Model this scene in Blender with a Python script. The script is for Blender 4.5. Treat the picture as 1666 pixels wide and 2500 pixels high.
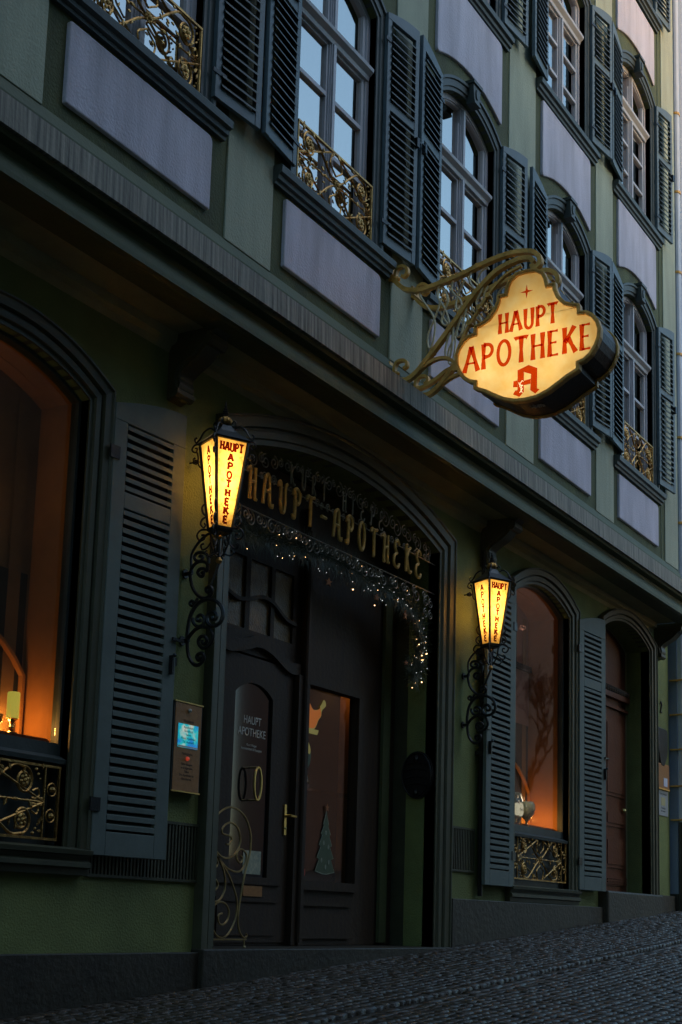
import bpy, bmesh, math, random
from mathutils import Vector, Matrix
R = math.radians
random.seed(7)
S = bpy.context.scene
for o in list(bpy.data.objects): bpy.data.objects.remove(o)

# ---------------------------------------------------------------- camera
# The camera stands at the origin; X runs along the facade, Y into it, Z is up.
cd = bpy.data.cameras.new('camera'); cam = bpy.data.objects.new('camera', cd)
S.collection.objects.link(cam); S.camera = cam
YAW, PIT, ROL = 1.02758, 0.16354, 0.02906
fw = Vector((math.sin(YAW)*math.cos(PIT), math.cos(YAW)*math.cos(PIT), math.sin(PIT)))
rt = Vector((math.cos(YAW), -math.sin(YAW), 0)); up = rt.cross(fw)
r2 = rt*math.cos(ROL)+up*math.sin(ROL); u2 = -rt*math.sin(ROL)+up*math.cos(ROL)
M = Matrix((r2, u2, -fw)).transposed().to_4x4(); cam.matrix_world = M
cd.sensor_fit = 'VERTICAL'; cd.sensor_height = 36; cd.lens = 3394.68/2500*36
cd.shift_y = (1678.59-1250)/2500
cd.clip_start = .05; cd.clip_end = 500

# ---------------------------------------------------------------- sky, dusk light, exposure
W = bpy.data.worlds.new("World"); S.world = W; W.use_nodes = True
nt = W.node_tree; bg = nt.nodes['Background']
sky = nt.nodes.new('ShaderNodeTexSky'); sky.sky_type = 'NISHITA'
sky.sun_disc = False; sky.sun_elevation = R(7.0); sky.sun_rotation = R(175)
sky.air_density = 1.0; sky.dust_density = .7; sky.ozone_density = 3.5
tint = nt.nodes.new('ShaderNodeMix'); tint.data_type = 'RGBA'; tint.blend_type = 'MULTIPLY'; tint.inputs[0].default_value = 1   # thin high cloud takes some blue out of the dusk sky
tint.inputs[7].default_value = (1.0, .84, .68, 1); nt.links.new(sky.outputs[0], tint.inputs[6]); nt.links.new(tint.outputs[2], bg.inputs[0]); bg.inputs[1].default_value = .145
sl = bpy.data.lights.new('sun', 'SUN'); sun = bpy.data.objects.new('sun', sl); S.collection.objects.link(sun)
sl.energy = .13; sl.angle = R(48); sl.color = (.93, .93, 1.0)
sun.rotation_euler = Vector((.20, -.55, .81)).to_track_quat('Z', 'Y').to_euler()
S.view_settings.view_transform = 'Standard'; S.view_settings.look = 'None'
S.view_settings.exposure = 2.28; S.view_settings.gamma = 1
S.render.engine = 'CYCLES'
S.cycles.max_bounces = 8; S.cycles.transparent_max_bounces = 12
S.cycles.sample_clamp_indirect = 2.0

# ---------------------------------------------------------------- materials
def mat(name, col, rough=.6, metal=0, bump=0, bscale=60, var=0, vscale=3, spec=.5, col2=None, streak=False, emit=None, coat=0):
    m = bpy.data.materials.new(name); m.use_nodes = True; n = m.node_tree; N = n.nodes; L = n.links
    p = N['Principled BSDF']; p.inputs['Base Color'].default_value = (*col, 1)
    p.inputs['Roughness'].default_value = rough; p.inputs['Metallic'].default_value = metal
    p.inputs['Specular IOR Level'].default_value = spec
    if coat: p.inputs['Coat Weight'].default_value = coat; p.inputs['Coat Roughness'].default_value = .15
    tc = N.new('ShaderNodeTexCoord'); out = tc.outputs['Object']
    geo = N.new('ShaderNodeNewGeometry'); out = geo.outputs['Position']
    mp = N.new('ShaderNodeMapping'); L.new(out, mp.inputs[0])
    if streak: mp.inputs['Scale'].default_value = streak
    if var or col2:
        t = N.new('ShaderNodeTexNoise'); t.inputs['Scale'].default_value = vscale; t.inputs['Detail'].default_value = 8
        t.inputs['Roughness'].default_value = .65
        L.new(mp.outputs[0], t.inputs[0])
        cr = N.new('ShaderNodeValToRGB'); L.new(t.outputs[0], cr.inputs[0])
        c2 = col2 or tuple(c*(1-var) for c in col); c1 = col if col2 else tuple(min(1, c*(1+var)) for c in col)
        cr.color_ramp.elements[0].position = .33; cr.color_ramp.elements[1].position = .67
        cr.color_ramp.elements[0].color = (*c2, 1); cr.color_ramp.elements[1].color = (*c1, 1)
        L.new(cr.outputs[0], p.inputs['Base Color'])
    if bump:
        t = N.new('ShaderNodeTexNoise'); t.inputs['Scale'].default_value = bscale; t.inputs['Detail'].default_value = 6
        L.new(out, t.inputs[0]); b = N.new('ShaderNodeBump'); b.inputs['Strength'].default_value = bump
        b.inputs['Distance'].default_value = .01
        L.new(t.outputs[0], b.inputs['Height']); L.new(b.outputs[0], p.inputs['Normal'])
    if emit:
        p.inputs['Emission Color'].default_value = (*emit[:3], 1); p.inputs['Emission Strength'].default_value = emit[3]
    return m
MT = dict(
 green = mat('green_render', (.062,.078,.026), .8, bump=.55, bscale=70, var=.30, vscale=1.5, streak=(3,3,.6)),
 greent= mat('green_timber', (.060,.080,.032), .65, bump=.25, bscale=40, var=.18, vscale=3),
 lifted_green = mat('shade_lifted_green_render', (.155,.195,.065), .8, bump=.6, bscale=70, var=.26, vscale=1.3),  # same paint as the upper wall, lightened to lift the shaded ground floor
 teal  = mat('pale_teal_render', (.34,.38,.29), .85, bump=.5, bscale=60, var=.16, vscale=1.4, streak=(3,2,.5)),
 panel = mat('lavender_render', (.51,.50,.59), .85, bump=.45, bscale=55, var=.20, vscale=1.3, streak=(3,2,.5)),
 dark  = mat('dark_blue_grey_paint', (.038,.052,.050), .5, bump=.15, var=.2, vscale=6),
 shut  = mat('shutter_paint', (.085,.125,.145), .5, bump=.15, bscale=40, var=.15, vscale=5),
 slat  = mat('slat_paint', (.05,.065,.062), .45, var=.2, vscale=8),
 gshut = mat('lower_shutter_paint', (.105,.140,.130), .7, bump=.12, bscale=40, var=.12, vscale=5),
 mould = mat('moulding_paint', (.046,.052,.028), .5, bump=.12, var=.2, vscale=5),
 case  = mat('casement_paint', (.45,.46,.50), .45, bump=.08, var=.08),
 fascia= mat('weathered_zinc', (.38,.36,.29), .7, bump=.3, bscale=30, col2=(.055,.055,.045), vscale=1.0, streak=(44,6,1.2)),
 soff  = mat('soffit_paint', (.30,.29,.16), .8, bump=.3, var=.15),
 stone = mat('dark_plinth_stone', (.028,.025,.016), .55, bump=.6, bscale=25, var=.3, vscale=4),
 gold  = mat('gilded_iron', (.62,.38,.12), .38, 1, bump=.5, bscale=90, col2=(.22,.12,.04), vscale=18),
 bronze= mat('old_bronze_paint', (.90,.50,.11), .45, .1, bump=.4, bscale=60, col2=(.50,.27,.05), vscale=9),
 iron  = mat('black_iron', (.03,.032,.034), .38, .7, bump=.3, bscale=80),
 wood  = mat('dark_oak', (.036,.020,.006), .7, bump=.3, bscale=30, col2=(.020,.012,.006), vscale=2, streak=(20,20,1.5)),
 redwd = mat('red_brown_door', (.12,.034,.014), .4, bump=.3, bscale=30, col2=(.085,.025,.014), vscale=2, streak=(16,16,1.5)),
 brass = mat('brass', (.55,.42,.16), .3, 1),
 ochre = mat('ochre_plaster', (.36,.15,.035), .85, var=.2, vscale=2),
 brownp= mat('brown_plaster', (.22,.12,.045), .9, var=.3, vscale=2),
 black = mat('dark_room', (.012,.011,.010), .9),
 paper = mat('paper', (.55,.58,.58), .7),
 wax   = mat('candle_wax', (.75,.62,.12), .5, emit=(.9,.75,.1,.10)),
 ceram = mat('glazed_ceramic', (.75,.72,.5), .25, col2=(.5,.5,.36), vscale=14),
 blueg = mat('painted_blue_glaze', (.10,.17,.17), .25, col2=(.35,.40,.30), vscale=30),
 pale  = mat('pale_blue_render', (.25,.31,.40), .85, bump=.3, var=.07),
 pipe  = mat('painted_downpipe', (.52,.58,.66), .4, var=.1),
 oldbr = mat('dull_brass_panel', (.32,.15,.045), .5, .1, bump=.2, bscale=200, var=.15, vscale=40),
 ink   = mat('ink', (.02,.02,.02), .6),
 white = mat('white_paint', (.7,.7,.7), .6),
 signp = mat('old_gold_lettering', (.80,.52,.14), .5, .1, col2=(.5,.32,.09), vscale=30),
 silver= mat('silver_lettering', (.45,.45,.42), .4, .3),
 pine  = mat('pine_needles', (.055,.075,.045), .6),
 straw = mat('straw_star', (.30,.12,.04), .6),
 redst = mat('red_sticker', (.35,.03,.03), .5),
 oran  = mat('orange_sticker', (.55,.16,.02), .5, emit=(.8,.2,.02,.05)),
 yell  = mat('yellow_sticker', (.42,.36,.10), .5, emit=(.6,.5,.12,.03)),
 dgreen= mat('green_sticker', (.05,.09,.05), .5),
 pink  = mat('pink_render', (.36,.19,.14), .8, var=.1),
)
def gmat(name, tint, refl, rough=.02):
    """window pane: a thin sheet that reflects part of the light and lets the rest through tinted"""
    m = bpy.data.materials.new(name); m.use_nodes = True; N = m.node_tree.nodes; L = m.node_tree.links
    for n in list(N):
        if n.type == 'BSDF_PRINCIPLED': N.remove(n)
    out = [n for n in N if n.type == 'OUTPUT_MATERIAL'][0]
    g = N.new('ShaderNodeBsdfGlossy'); g.inputs['Roughness'].default_value = rough; g.inputs[0].default_value = (.96, .86, .78, 1)
    t = N.new('ShaderNodeBsdfTransparent'); t.inputs[0].default_value = (*tint, 1)
    f = N.new('ShaderNodeLayerWeight'); f.inputs[0].default_value = .5
    ma = N.new('ShaderNodeMapRange'); ma.inputs[3].default_value = refl[0]; ma.inputs[4].default_value = refl[1]
    L.new(f.outputs['Facing'], ma.inputs[0])
    no = N.new('ShaderNodeTexNoise'); no.inputs['Scale'].default_value = 2.5
    ge = N.new('ShaderNodeNewGeometry'); L.new(ge.outputs['Position'], no.inputs[0])
    b = N.new('ShaderNodeBump'); b.inputs['Strength'].default_value = .03; b.inputs['Distance'].default_value = .02
    L.new(no.outputs[0], b.inputs['Height']); L.new(b.outputs[0], g.inputs['Normal'])
    mx = N.new('ShaderNodeMixShader'); L.new(ma.outputs[0], mx.inputs[0]); L.new(t.outputs[0], mx.inputs[1]); L.new(g.outputs[0], mx.inputs[2])
    L.new(mx.outputs[0], out.inputs[0]); return m
MT['pane'] = gmat('window_glass', (.5,.5,.5), (.40,1.0))
MT['shopg'] = gmat('shop_glass', (.9,.9,.9), (.03,.16))
MT['thing'] = gmat('clear_glass', (.85,.9,.85), (.05,.5))
def film(name, col):
    m = bpy.data.materials.new(name); m.use_nodes = True; N = m.node_tree.nodes; L = m.node_tree.links
    for n in list(N):
        if n.type == 'BSDF_PRINCIPLED': N.remove(n)
    out = [n for n in N if n.type == 'OUTPUT_MATERIAL'][0]
    t = N.new('ShaderNodeBsdfTransparent'); t.inputs[0].default_value = (*col, 1)
    d = N.new('ShaderNodeBsdfDiffuse'); d.inputs[0].default_value = (.25, .03, .01, 1)
    mx = N.new('ShaderNodeMixShader'); mx.inputs[0].default_value = .25
    L.new(t.outputs[0], mx.inputs[1]); L.new(d.outputs[0], mx.inputs[2]); L.new(mx.outputs[0], out.inputs[0]); return m
MT['film'] = film('red_film', (.80,.09,.01)); MT['film2'] = film('brown_red_film', (.20,.016,.004))
def opal(name, col, crack):
    """opal glass: light from the bulbs behind diffuses through it"""
    m = bpy.data.materials.new(name); m.use_nodes = True; N = m.node_tree.nodes; L = m.node_tree.links
    for n in list(N):
        if n.type == 'BSDF_PRINCIPLED': N.remove(n)
    out = [n for n in N if n.type == 'OUTPUT_MATERIAL'][0]
    t = N.new('ShaderNodeBsdfTranslucent'); d = N.new('ShaderNodeBsdfDiffuse'); d.inputs[0].default_value = (.5,.4,.22,1)
    ge = N.new('ShaderNodeNewGeometry')
    no = N.new('ShaderNodeTexNoise'); no.inputs['Scale'].default_value = 22 if crack else 9; no.inputs['Detail'].default_value = 9
    no.inputs['Roughness'].default_value = .7
    L.new(ge.outputs['Position'], no.inputs[0]); cr = N.new('ShaderNodeValToRGB'); L.new(no.outputs[0], cr.inputs[0])
    cr.color_ramp.elements[0].position = .36 if crack else .3; cr.color_ramp.elements[1].position = .5 if crack else .62
    k = .55 if crack else .95
    cr.color_ramp.elements[0].color = (col[0]*k, col[1]*k*.9, col[2]*k*.7, 1); cr.color_ramp.elements[1].color = (*col, 1)
    L.new(cr.outputs[0], t.inputs[0])
    mx = N.new('ShaderNodeMixShader'); mx.inputs[0].default_value = .12
    L.new(t.outputs[0], mx.inputs[1]); L.new(d.outputs[0], mx.inputs[2]); L.new(mx.outputs[0], out.inputs[0]); return m
MT['opal'] = opal('opal_sign_glass', (.95,.86,.60), False); MT['opal2'] = opal('amber_lantern_glass', (.98,.72,.25), True)

# ---------------------------------------------------------------- mesh helpers
class MB:
    def __init__(s): s.v = []; s.f = []; s.T = None; s.smooth = False
    def add(s, vs, fs):
        n = len(s.v)
        s.v += [tuple(s.T @ Vector(v)) if s.T else tuple(v) for v in vs]
        s.f += [tuple(i+n for i in f) for f in fs]; return s
    def box(s, x0, x1, y0, y1, z0, z1):
        return s.add([(x0,y0,z0),(x1,y0,z0),(x1,y1,z0),(x0,y1,z0),(x0,y0,z1),(x1,y0,z1),(x1,y1,z1),(x0,y1,z1)],
                     [(0,3,2,1),(4,5,6,7),(0,1,5,4),(1,2,6,5),(2,3,7,6),(3,0,4,7)])
    def prism(s, pts, y0, y1, m=None):
        """closed outline in (x,z) extruded from y0 to y1; m maps (x,y,z)"""
        m = m or (lambda x, y, z: (x, y, z)); n = len(pts)
        vs = [m(x, y0, z) for x, z in pts]+[m(x, y1, z) for x, z in pts]
        return s.add(vs, [tuple(range(n)), tuple(range(2*n-1, n-1, -1))]+[(i, n+i, n+(i+1) % n, (i+1) % n) for i in range(n)])
    def sheet(s, pts): return s.add(pts, [tuple(range(len(pts)))])
    def tube(s, P, r, n=6, close=False, flat=None):
        P = [Vector(p) for p in P]; k = len(P); rings = []; prev = None
        for i, p in enumerate(P):
            a = P[(i-1) % k] if (i or close) else p; b = P[(i+1) % k] if (i < k-1 or close) else p
            t = (b-a); t = t.normalized() if t.length > 1e-9 else Vector((0,0,1))
            if prev is None:
                h = Vector((0,1,0)) if abs(t.y) < .9 else Vector((1,0,0)); u = (h-t*h.dot(t)).normalized()
            else:
                u = prev-t*prev.dot(t); u = u.normalized() if u.length > 1e-6 else prev
            prev = u; w = t.cross(u); rr = r[i] if isinstance(r, (list, tuple)) else r
            fa, fb = (flat or (1, 1))
            rings.append([p+(u*math.cos(q)*fa+w*math.sin(q)*fb)*rr for q in [2*math.pi*(j+.5)/n for j in range(n)]])
        vs = [tuple(v) for g in rings for v in g]; fs = []
        for i in range(k if close else k-1):
            for j in range(n):
                a = i*n+j; b = i*n+(j+1) % n; c = ((i+1) % k)*n+(j+1) % n; d = ((i+1) % k)*n+j; fs.append((a, b, c, d))
        if not close: fs += [tuple(range(n-1, -1, -1)), tuple(range((k-1)*n, k*n))]
        return s.add(vs, fs)
    def ball(s, c, r, n=8, m=5, sc=(1,1,1)):
        vs = [(c[0], c[1], c[2]+r*sc[2])]; fs = []
        for i in range(1, m):
            a = math.pi*i/m
            for j in range(n):
                b = 2*math.pi*j/n; vs.append((c[0]+r*sc[0]*math.sin(a)*math.cos(b), c[1]+r*sc[1]*math.sin(a)*math.sin(b), c[2]+r*sc[2]*math.cos(a)))
        vs.append((c[0], c[1], c[2]-r*sc[2])); e = len(vs)-1
        for j in range(n):
            fs.append((0, 1+j, 1+(j+1) % n)); fs.append((e, e-n+(j+1) % n, e-n+j))
            for i in range(m-2): a = 1+i*n+j; b = 1+i*n+(j+1) % n; fs.append((a, a+n, b+n, b))
        return s.add(vs, fs)
    def lathe(s, c, prof, n=14):
        """prof: (radius, z) from the bottom up"""
        k = len(prof); vs = [(c[0]+r*math.cos(2*math.pi*j/n), c[1]+r*math.sin(2*math.pi*j/n), c[2]+z) for r, z in prof for j in range(n)]
        fs = [(i*n+j, i*n+(j+1) % n, (i+1)*n+(j+1) % n, (i+1)*n+j) for i in range(k-1) for j in range(n)]
        fs += [tuple(range(n-1, -1, -1)), tuple(range((k-1)*n, k*n))]
        return s.add(vs, fs)
    def sweepx(s, x0, x1, prof):
        """closed profile (y,z) swept along x"""
        n = len(prof); vs = [(x0, y, z) for y, z in prof]+[(x1, y, z) for y, z in prof]
        return s.add(vs, [tuple(range(n-1, -1, -1)), tuple(range(n, 2*n))]+[(i, (i+1) % n, n+(i+1) % n, n+i) for i in range(n)])
    def sweepxz(s, path, prof, y0):
        """moulding: open path in (x,z), outward = left of travel; prof (u outward, v toward street), closed section"""
        k = len(path); n = len(prof); vs = []
        for i, (x, z) in enumerate(path):
            ds = []
            if i: ds.append(Vector((x-path[i-1][0], z-path[i-1][1])).normalized())
            if i < k-1: ds.append(Vector((path[i+1][0]-x, path[i+1][1]-z)).normalized())
            nn = [Vector((-d.y, d.x)) for d in ds]; q = sum(nn, Vector((0, 0))).normalized(); q = q/max(.4, q.dot(nn[0]))
            for u, v in prof: vs.append((x+q.x*u, y0-v, z+q.y*u))
        fs = [tuple(range(n)), tuple(range((k-1)*n+n-1, (k-1)*n-1, -1))]
        for i in range(k-1):
            for j in range(n): fs.append((i*n+j, i*n+(j+1) % n, (i+1)*n+(j+1) % n, (i+1)*n+j))
        return s.add(vs, fs)
    def build(s, name, m, parent=None, loc=None, smooth=None, bevel=0):
        me = bpy.data.meshes.new(name); me.from_pydata(s.v, [], s.f); me.update()
        bm = bmesh.new(); bm.from_mesh(me); bmesh.ops.recalc_face_normals(bm, faces=bm.faces); bm.to_mesh(me); bm.free()
        me.materials.append(MT[m] if isinstance(m, str) else m)
        o = bpy.data.objects.new(name, me); S.collection.objects.link(o)
        if parent: o.parent = parent
        if loc: o.location = loc
        if smooth or s.smooth:
            for p in me.polygons: p.use_smooth = True
        if bevel:
            b = o.modifiers.new('bevel', 'BEVEL'); b.width = bevel; b.segments = 2; b.limit_method = 'ANGLE'; b.angle_limit = R(50)
        return o
def tag(o, label=None, cat=None, group=None, kind=None):
    if label: o['label'] = label
    if cat: o['category'] = cat
    if group: o['group'] = group
    if kind: o['kind'] = kind
    return o
def thing(name, label, cat, loc=(0,0,0), group=None):
    o = bpy.data.objects.new(name, None); o.empty_display_size = .1; S.collection.objects.link(o); o.location = loc
    return tag(o, label, cat, group)
def dup(o, parent=None):
    c = o.copy(); S.collection.objects.link(c); c.parent = parent
    for ch in [q for q in bpy.data.objects if q.parent == o]: dup(ch, c)
    return c
def arcpts(c, h, zs, zc, n=14):
    """segmental arch from (c-h,zs) over the crown zc to (c+h,zs)"""
    r = zc-zs; rad = (h*h+r*r)/(2*r); a = math.asin(h/rad)
    return [(c+rad*math.sin(-a+2*a*i/n), zc-rad+rad*math.cos(-a+2*a*i/n)) for i in range(n+1)]
def smooth(P, k=4, closed=False):
    """Catmull-Rom through the points"""
    out = []; n = len(P)
    for i in range(n if closed else n-1):
        p0 = P[(i-1) % n] if (closed or i) else P[0]; p1 = P[i]; p2 = P[(i+1) % n]; p3 = P[(i+2) % n] if (closed or i < n-2) else P[-1]
        for t in range(k):
            t /= k
            out.append(tuple(.5*((2*b)+(-a+c)*t+(2*a-5*b+4*c-d)*t*t+(-a+3*b-3*c+d)*t**3) for a, b, c, d in zip(p0, p1, p2, p3)))
    if not closed: out.append(tuple(P[-1]))
    return out
def spiral(cx, cz, r, a0, turns, d=1, r1=.12, n=None):
    """from the outside in; a0 degrees; d = +1 counterclockwise"""
    n = n or int(10*turns)+4
    return [(cx+r*(1-(1-r1)*i/n)*math.cos(R(a0)+d*2*math.pi*turns*i/n), cz+r*(1-(1-r1)*i/n)*math.sin(R(a0)+d*2*math.pi*turns*i/n)) for i in range(n+1)]

# ---------------------------------------------------------------- letters drawn stroke by stroke (unit height)
def el(cx, cz, rx, rz, a0, a1, n=14): return [(cx+rx*math.cos(R(a0+(a1-a0)*i/n)), cz+rz*math.sin(R(a0+(a1-a0)*i/n))) for i in range(n+1)]
GL = {
 'H': (.66, [[(.1,0),(.1,1)],[(.56,0),(.56,1)],[(.1,.52),(.56,.52)]]),
 'A': (.74, [[(.02,0),(.36,1)],[(.70,0),(.36,1)],[(.15,.34),(.57,.34)]]),
 'U': (.66, [[(.1,1),(.1,.3)]+el(.33,.27,.23,.26,180,360)+[(.56,.3),(.56,1)]]),
 'P': (.60, [[(.1,0),(.1,1)],[(.1,.96),(.26,.96)]+el(.28,.72,.25,.24,90,-90)+[(.1,.48)]]),
 'R': (.62, [[(.1,0),(.1,1)],[(.1,.96),(.26,.96)]+el(.28,.74,.24,.22,90,-90)+[(.1,.52)],[(.26,.52),(.58,0)]]),
 'T': (.66, [[(.33,0),(.33,1)],[(.02,.93),(.1,.97),(.56,.97),(.64,.93)]]),
 'O': (.74, [el(.37,.5,.29,.47,90,450,26)]),
 'E': (.56, [[(.1,0),(.1,1)],[(.1,.96),(.48,.96)],[(.1,.52),(.42,.52)],[(.1,.04),(.50,.04)]]),
 'K': (.66, [[(.1,0),(.1,1)],[(.12,.42),(.56,1)],[(.26,.60),(.62,0)]]),
 'I': (.24, [[(.12,0),(.12,1)]]), '-': (.40, [[(.05,.5),(.36,.42)]]), ' ': (.3, []),
 '2': (.56, [[(.06,.74)]+el(.27,.74,.2,.24,165,-20,8)+[(.08,.05),(.5,.05)]]),
}
def stroke(mb, pts, w, fl, m, off, t):
    """flat ribbon of width w with ends flared by fl; m maps (u,v,n)"""
    k = len(pts); closed = k > 4 and abs(pts[0][0]-pts[-1][0]) < 1e-6 and abs(pts[0][1]-pts[-1][1]) < 1e-6
    Lr = []; Rr = []
    for i, p in enumerate(pts):
        a = pts[i-1] if i else (pts[-2] if closed else p); b = pts[i+1] if i < k-1 else (pts[1] if closed else p)
        d = Vector((b[0]-a[0], b[1]-a[1])).normalized(); n = Vector((-d.y, d.x)); s = 1
        if not closed and k == 2: s = 1+fl
        elif not closed and (i == 0 or i == k-1): s = 1+fl
        Lr.append((p[0]+n.x*w*s/2, p[1]+n.y*w*s/2)); Rr.append((p[0]-n.x*w*s/2, p[1]-n.y*w*s/2))
    if k == 2 and fl:    # waist
        mid = lambda A: ((A[0][0]+A[1][0])/2, (A[0][1]+A[1][1])/2)
        c = mid(pts); l = mid(Lr); r = mid(Rr); q = 1/(1+fl)
        Lr.insert(1, (c[0]+(l[0]-c[0])*q, c[1]+(l[1]-c[1])*q)); Rr.insert(1, (c[0]+(r[0]-c[0])*q, c[1]+(r[1]-c[1])*q)); k = 3
    vs = []
    if t:
        vs = [m(*p, off) for p in Lr]+[m(*p, off) for p in Rr]+[m(*p, off+t) for p in Lr]+[m(*p, off+t) for p in Rr]
        fs = []
        for i in range(k-1): fs += [(i,i+1,k+i+1,k+i),(2*k+i,3*k+i,3*k+i+1,2*k+i+1),(i,2*k+i,2*k+i+1,i+1),(k+i,k+i+1,3*k+i+1,3*k+i)]
        fs += [(0,k,3*k,2*k),(k-1,3*k-1,4*k-1,2*k-1)]
    else:
        vs = [m(*p, off) for p in Lr]+[m(*p, off) for p in Rr]; fs = [(i,i+1,k+i+1,k+i) for i in range(k-1)]
    mb.add(vs, fs)
def letters(mb, text, u0, v0, h, w, m, aspect=1, fl=.25, gap=.12, t=0, total=None):
    """write text from (u0,v0); total = wanted overall width"""
    W0 = sum(GL[c][0]+gap for c in text)-gap; ax = (total/(W0*h)) if total else aspect; u = u0; k = 0
    for c in text:
        gw, st = GL[c]
        for p in st:
            stroke(mb, [(u+x*h*ax, v0+z*h) for x, z in p], w, fl, m, .0004*(k % 5), t); k += 1
        u += (gw+gap)*h*ax
def deftext(name, body, size, mtx, mname, parent, ex=.0008, align='CENTER', sx=1):
    """plain lettering with the built-in face, turned into a mesh"""
    c = bpy.data.curves.new(name, 'FONT'); c.body = body; c.size = size; c.extrude = ex; c.align_x = align; c.space_line = 1.05
    o = bpy.data.objects.new(name, c); S.collection.objects.link(o)
    dg = bpy.context.evaluated_depsgraph_get(); me = bpy.data.meshes.new_from_object(o.evaluated_get(dg)); bpy.data.objects.remove(o)
    for v in me.vertices: v.co = mtx @ Vector((v.co.x*sx, v.co.y, v.co.z))
    me.materials.clear(); me.materials.append(MT[mname]); q = bpy.data.objects.new(name, me); S.collection.objects.link(q)
    if parent: q.parent = parent
    return q
def facing_street(x, y, z): return Matrix.Translation((x, y, z)) @ Matrix.Rotation(R(90), 4, 'X')
# ================================================================ BUILDING
YU, YG = 5.05, 5.40
CX_ = [5.87, 8.07, 10.27, 12.57, 14.77]
bld = thing('pharmacy_building', 'old green pharmacy house with lavender panels, louvred shutters and an arched ground floor', 'building', (0,0,0))
TOP = 12.6; XL, XR = 2.2, 16.25
# --- upper wall (green render) pierced by the windows
def wall_openings(mb, x0, x1, y0, y1, z0, z1, ops):
    """ops: (c, half, zbottom, zspring, zcrown) sorted by c"""
    x = x0
    for c, h, zb, zs, zc in ops:
        mb.box(x, c-h, y0, y1, z0, z1); mb.box(c-h, c+h, y0, y1, z0, zb) if zb > z0 else None
        a = arcpts(c, h, zs, zc, 12)
        mb.prism(a+[(c+h, z1), (c-h, z1)], y0, y1); x = c+h
    mb.box(x, x1, y0, y1, z0, z1)
SILL = {1: 5.06, 2: 8.30, 3: 11.22}; SPR = {1: 7.02, 2: 9.93, 3: 12.9}; CRN = {1: 7.20, 2: 10.10, 3: 13.05}
HB = .54
w = MB()
wall_openings(w, XL, XR, YU, YU+.3, 3.9, 7.78, [(c, HB, SILL[1], SPR[1], CRN[1]) for c in CX_])
wall_openings(w, XL, XR, YU, YU+.3, 7.78, 10.7, [(c, HB, SILL[2], SPR[2], CRN[2]) for c in CX_])
wall_openings(w, XL, XR, YU, YU+.3, 10.7, 13.4, [(c, HB, SILL[3], SPR[3], CRN[3]) for c in CX_])
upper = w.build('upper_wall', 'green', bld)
# --- teal strips between the windows, a pale one at the end
st = [(CX_[i]+.86, CX_[i+1]-.81) for i in range(4)]+[(4.2, CX_[0]-.83), (15.735, 16.235)]
for a, b in st: MB().box(a, b, YU-.012, YU+.01, 4.29, 13.3).build('plaster_strip', 'teal', bld, bevel=.004)
# thin joint line on the right green band
MB().box(15.60, 15.612, YU-.006, YU+.01, 4.1, 13.2).build('joint_strip', 'greent', bld)
def rpoly(pts, r, n=4):
    """round the corners of a polygon"""
    out = []; k = len(pts)
    for i, p in enumerate(pts):
        a = Vector(pts[i-1]); b = Vector(p); c = Vector(pts[(i+1) % k]); rr = r[i] if isinstance(r, list) else r
        if rr <= 0: out.append(tuple(b)); continue
        d1 = (a-b).normalized()*rr; d2 = (c-b).normalized()*rr
        for j in range(n+1):
            t = j/n; out.append(tuple((b+d1)*(1-t)**2+b*2*t*(1-t)+(b+d2)*t*t))
    return out
for c in CX_:
    w_ = .67
    MB().prism(rpoly([(c-w_,4.39),(c+w_,4.39),(c+w_,4.89),(c-w_,4.89)], [.012,.012,.05,.02]), YU-.028, YU+.01).build('apron_panel', 'panel', bld, bevel=.008)
    for z0, z1, zt in ((7.32, 7.47, 8.15), (10.27, 10.42, 11.03)):
        a = arcpts(c, .66, z0, z1, 14)
        P = [(c-.66, zt), (c-.66, z0)]+a[1:-1]+[(c+.66, z0), (c+.66, zt)]
        MB().prism(rpoly(P, [.03,.05]+[0]*(len(a)-2)+[.05,.07]), YU-.028, YU+.01).build('apron_panel', 'panel', bld, bevel=.008)
# --- cornice at the jetty
f = MB(); f.sweepx(XL, 16.35, [(YU+.01,4.19),(4.835,4.04),(4.83,3.872),(4.85,3.872),(YU+.01,3.90)])
f.build('zinc_fascia', 'fascia', bld)
f = MB(); f.sweepx(XL, 16.35, [(YU+.05,3.898),(4.852,3.868),(4.865,3.845),(4.93,3.835),(4.935,3.80),(4.915,3.765),(4.90,3.73),(4.895,3.695),(4.895,3.665),(4.93,3.655),(YU+.05,3.655)])
f.build('cornice_moulding', 'greent', bld)
f = MB(); f.box(XL, 16.35, 4.93, YG+.35, 3.675, 3.74); f.sweepx(XL, 16.3, [(YG,3.674),(YG-.07,3.674),(YG-.06,3.62),(YG-.02,3.60),(YG,3.56)])
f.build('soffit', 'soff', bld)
MB().sweepx(XL, XR, [(YU-.004,4.29),(YU-.05,4.19),(YU-.05,4.16),(YU+.005,4.16),(YU+.005,4.29)]).build('base_weathering', 'greent', bld)
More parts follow.
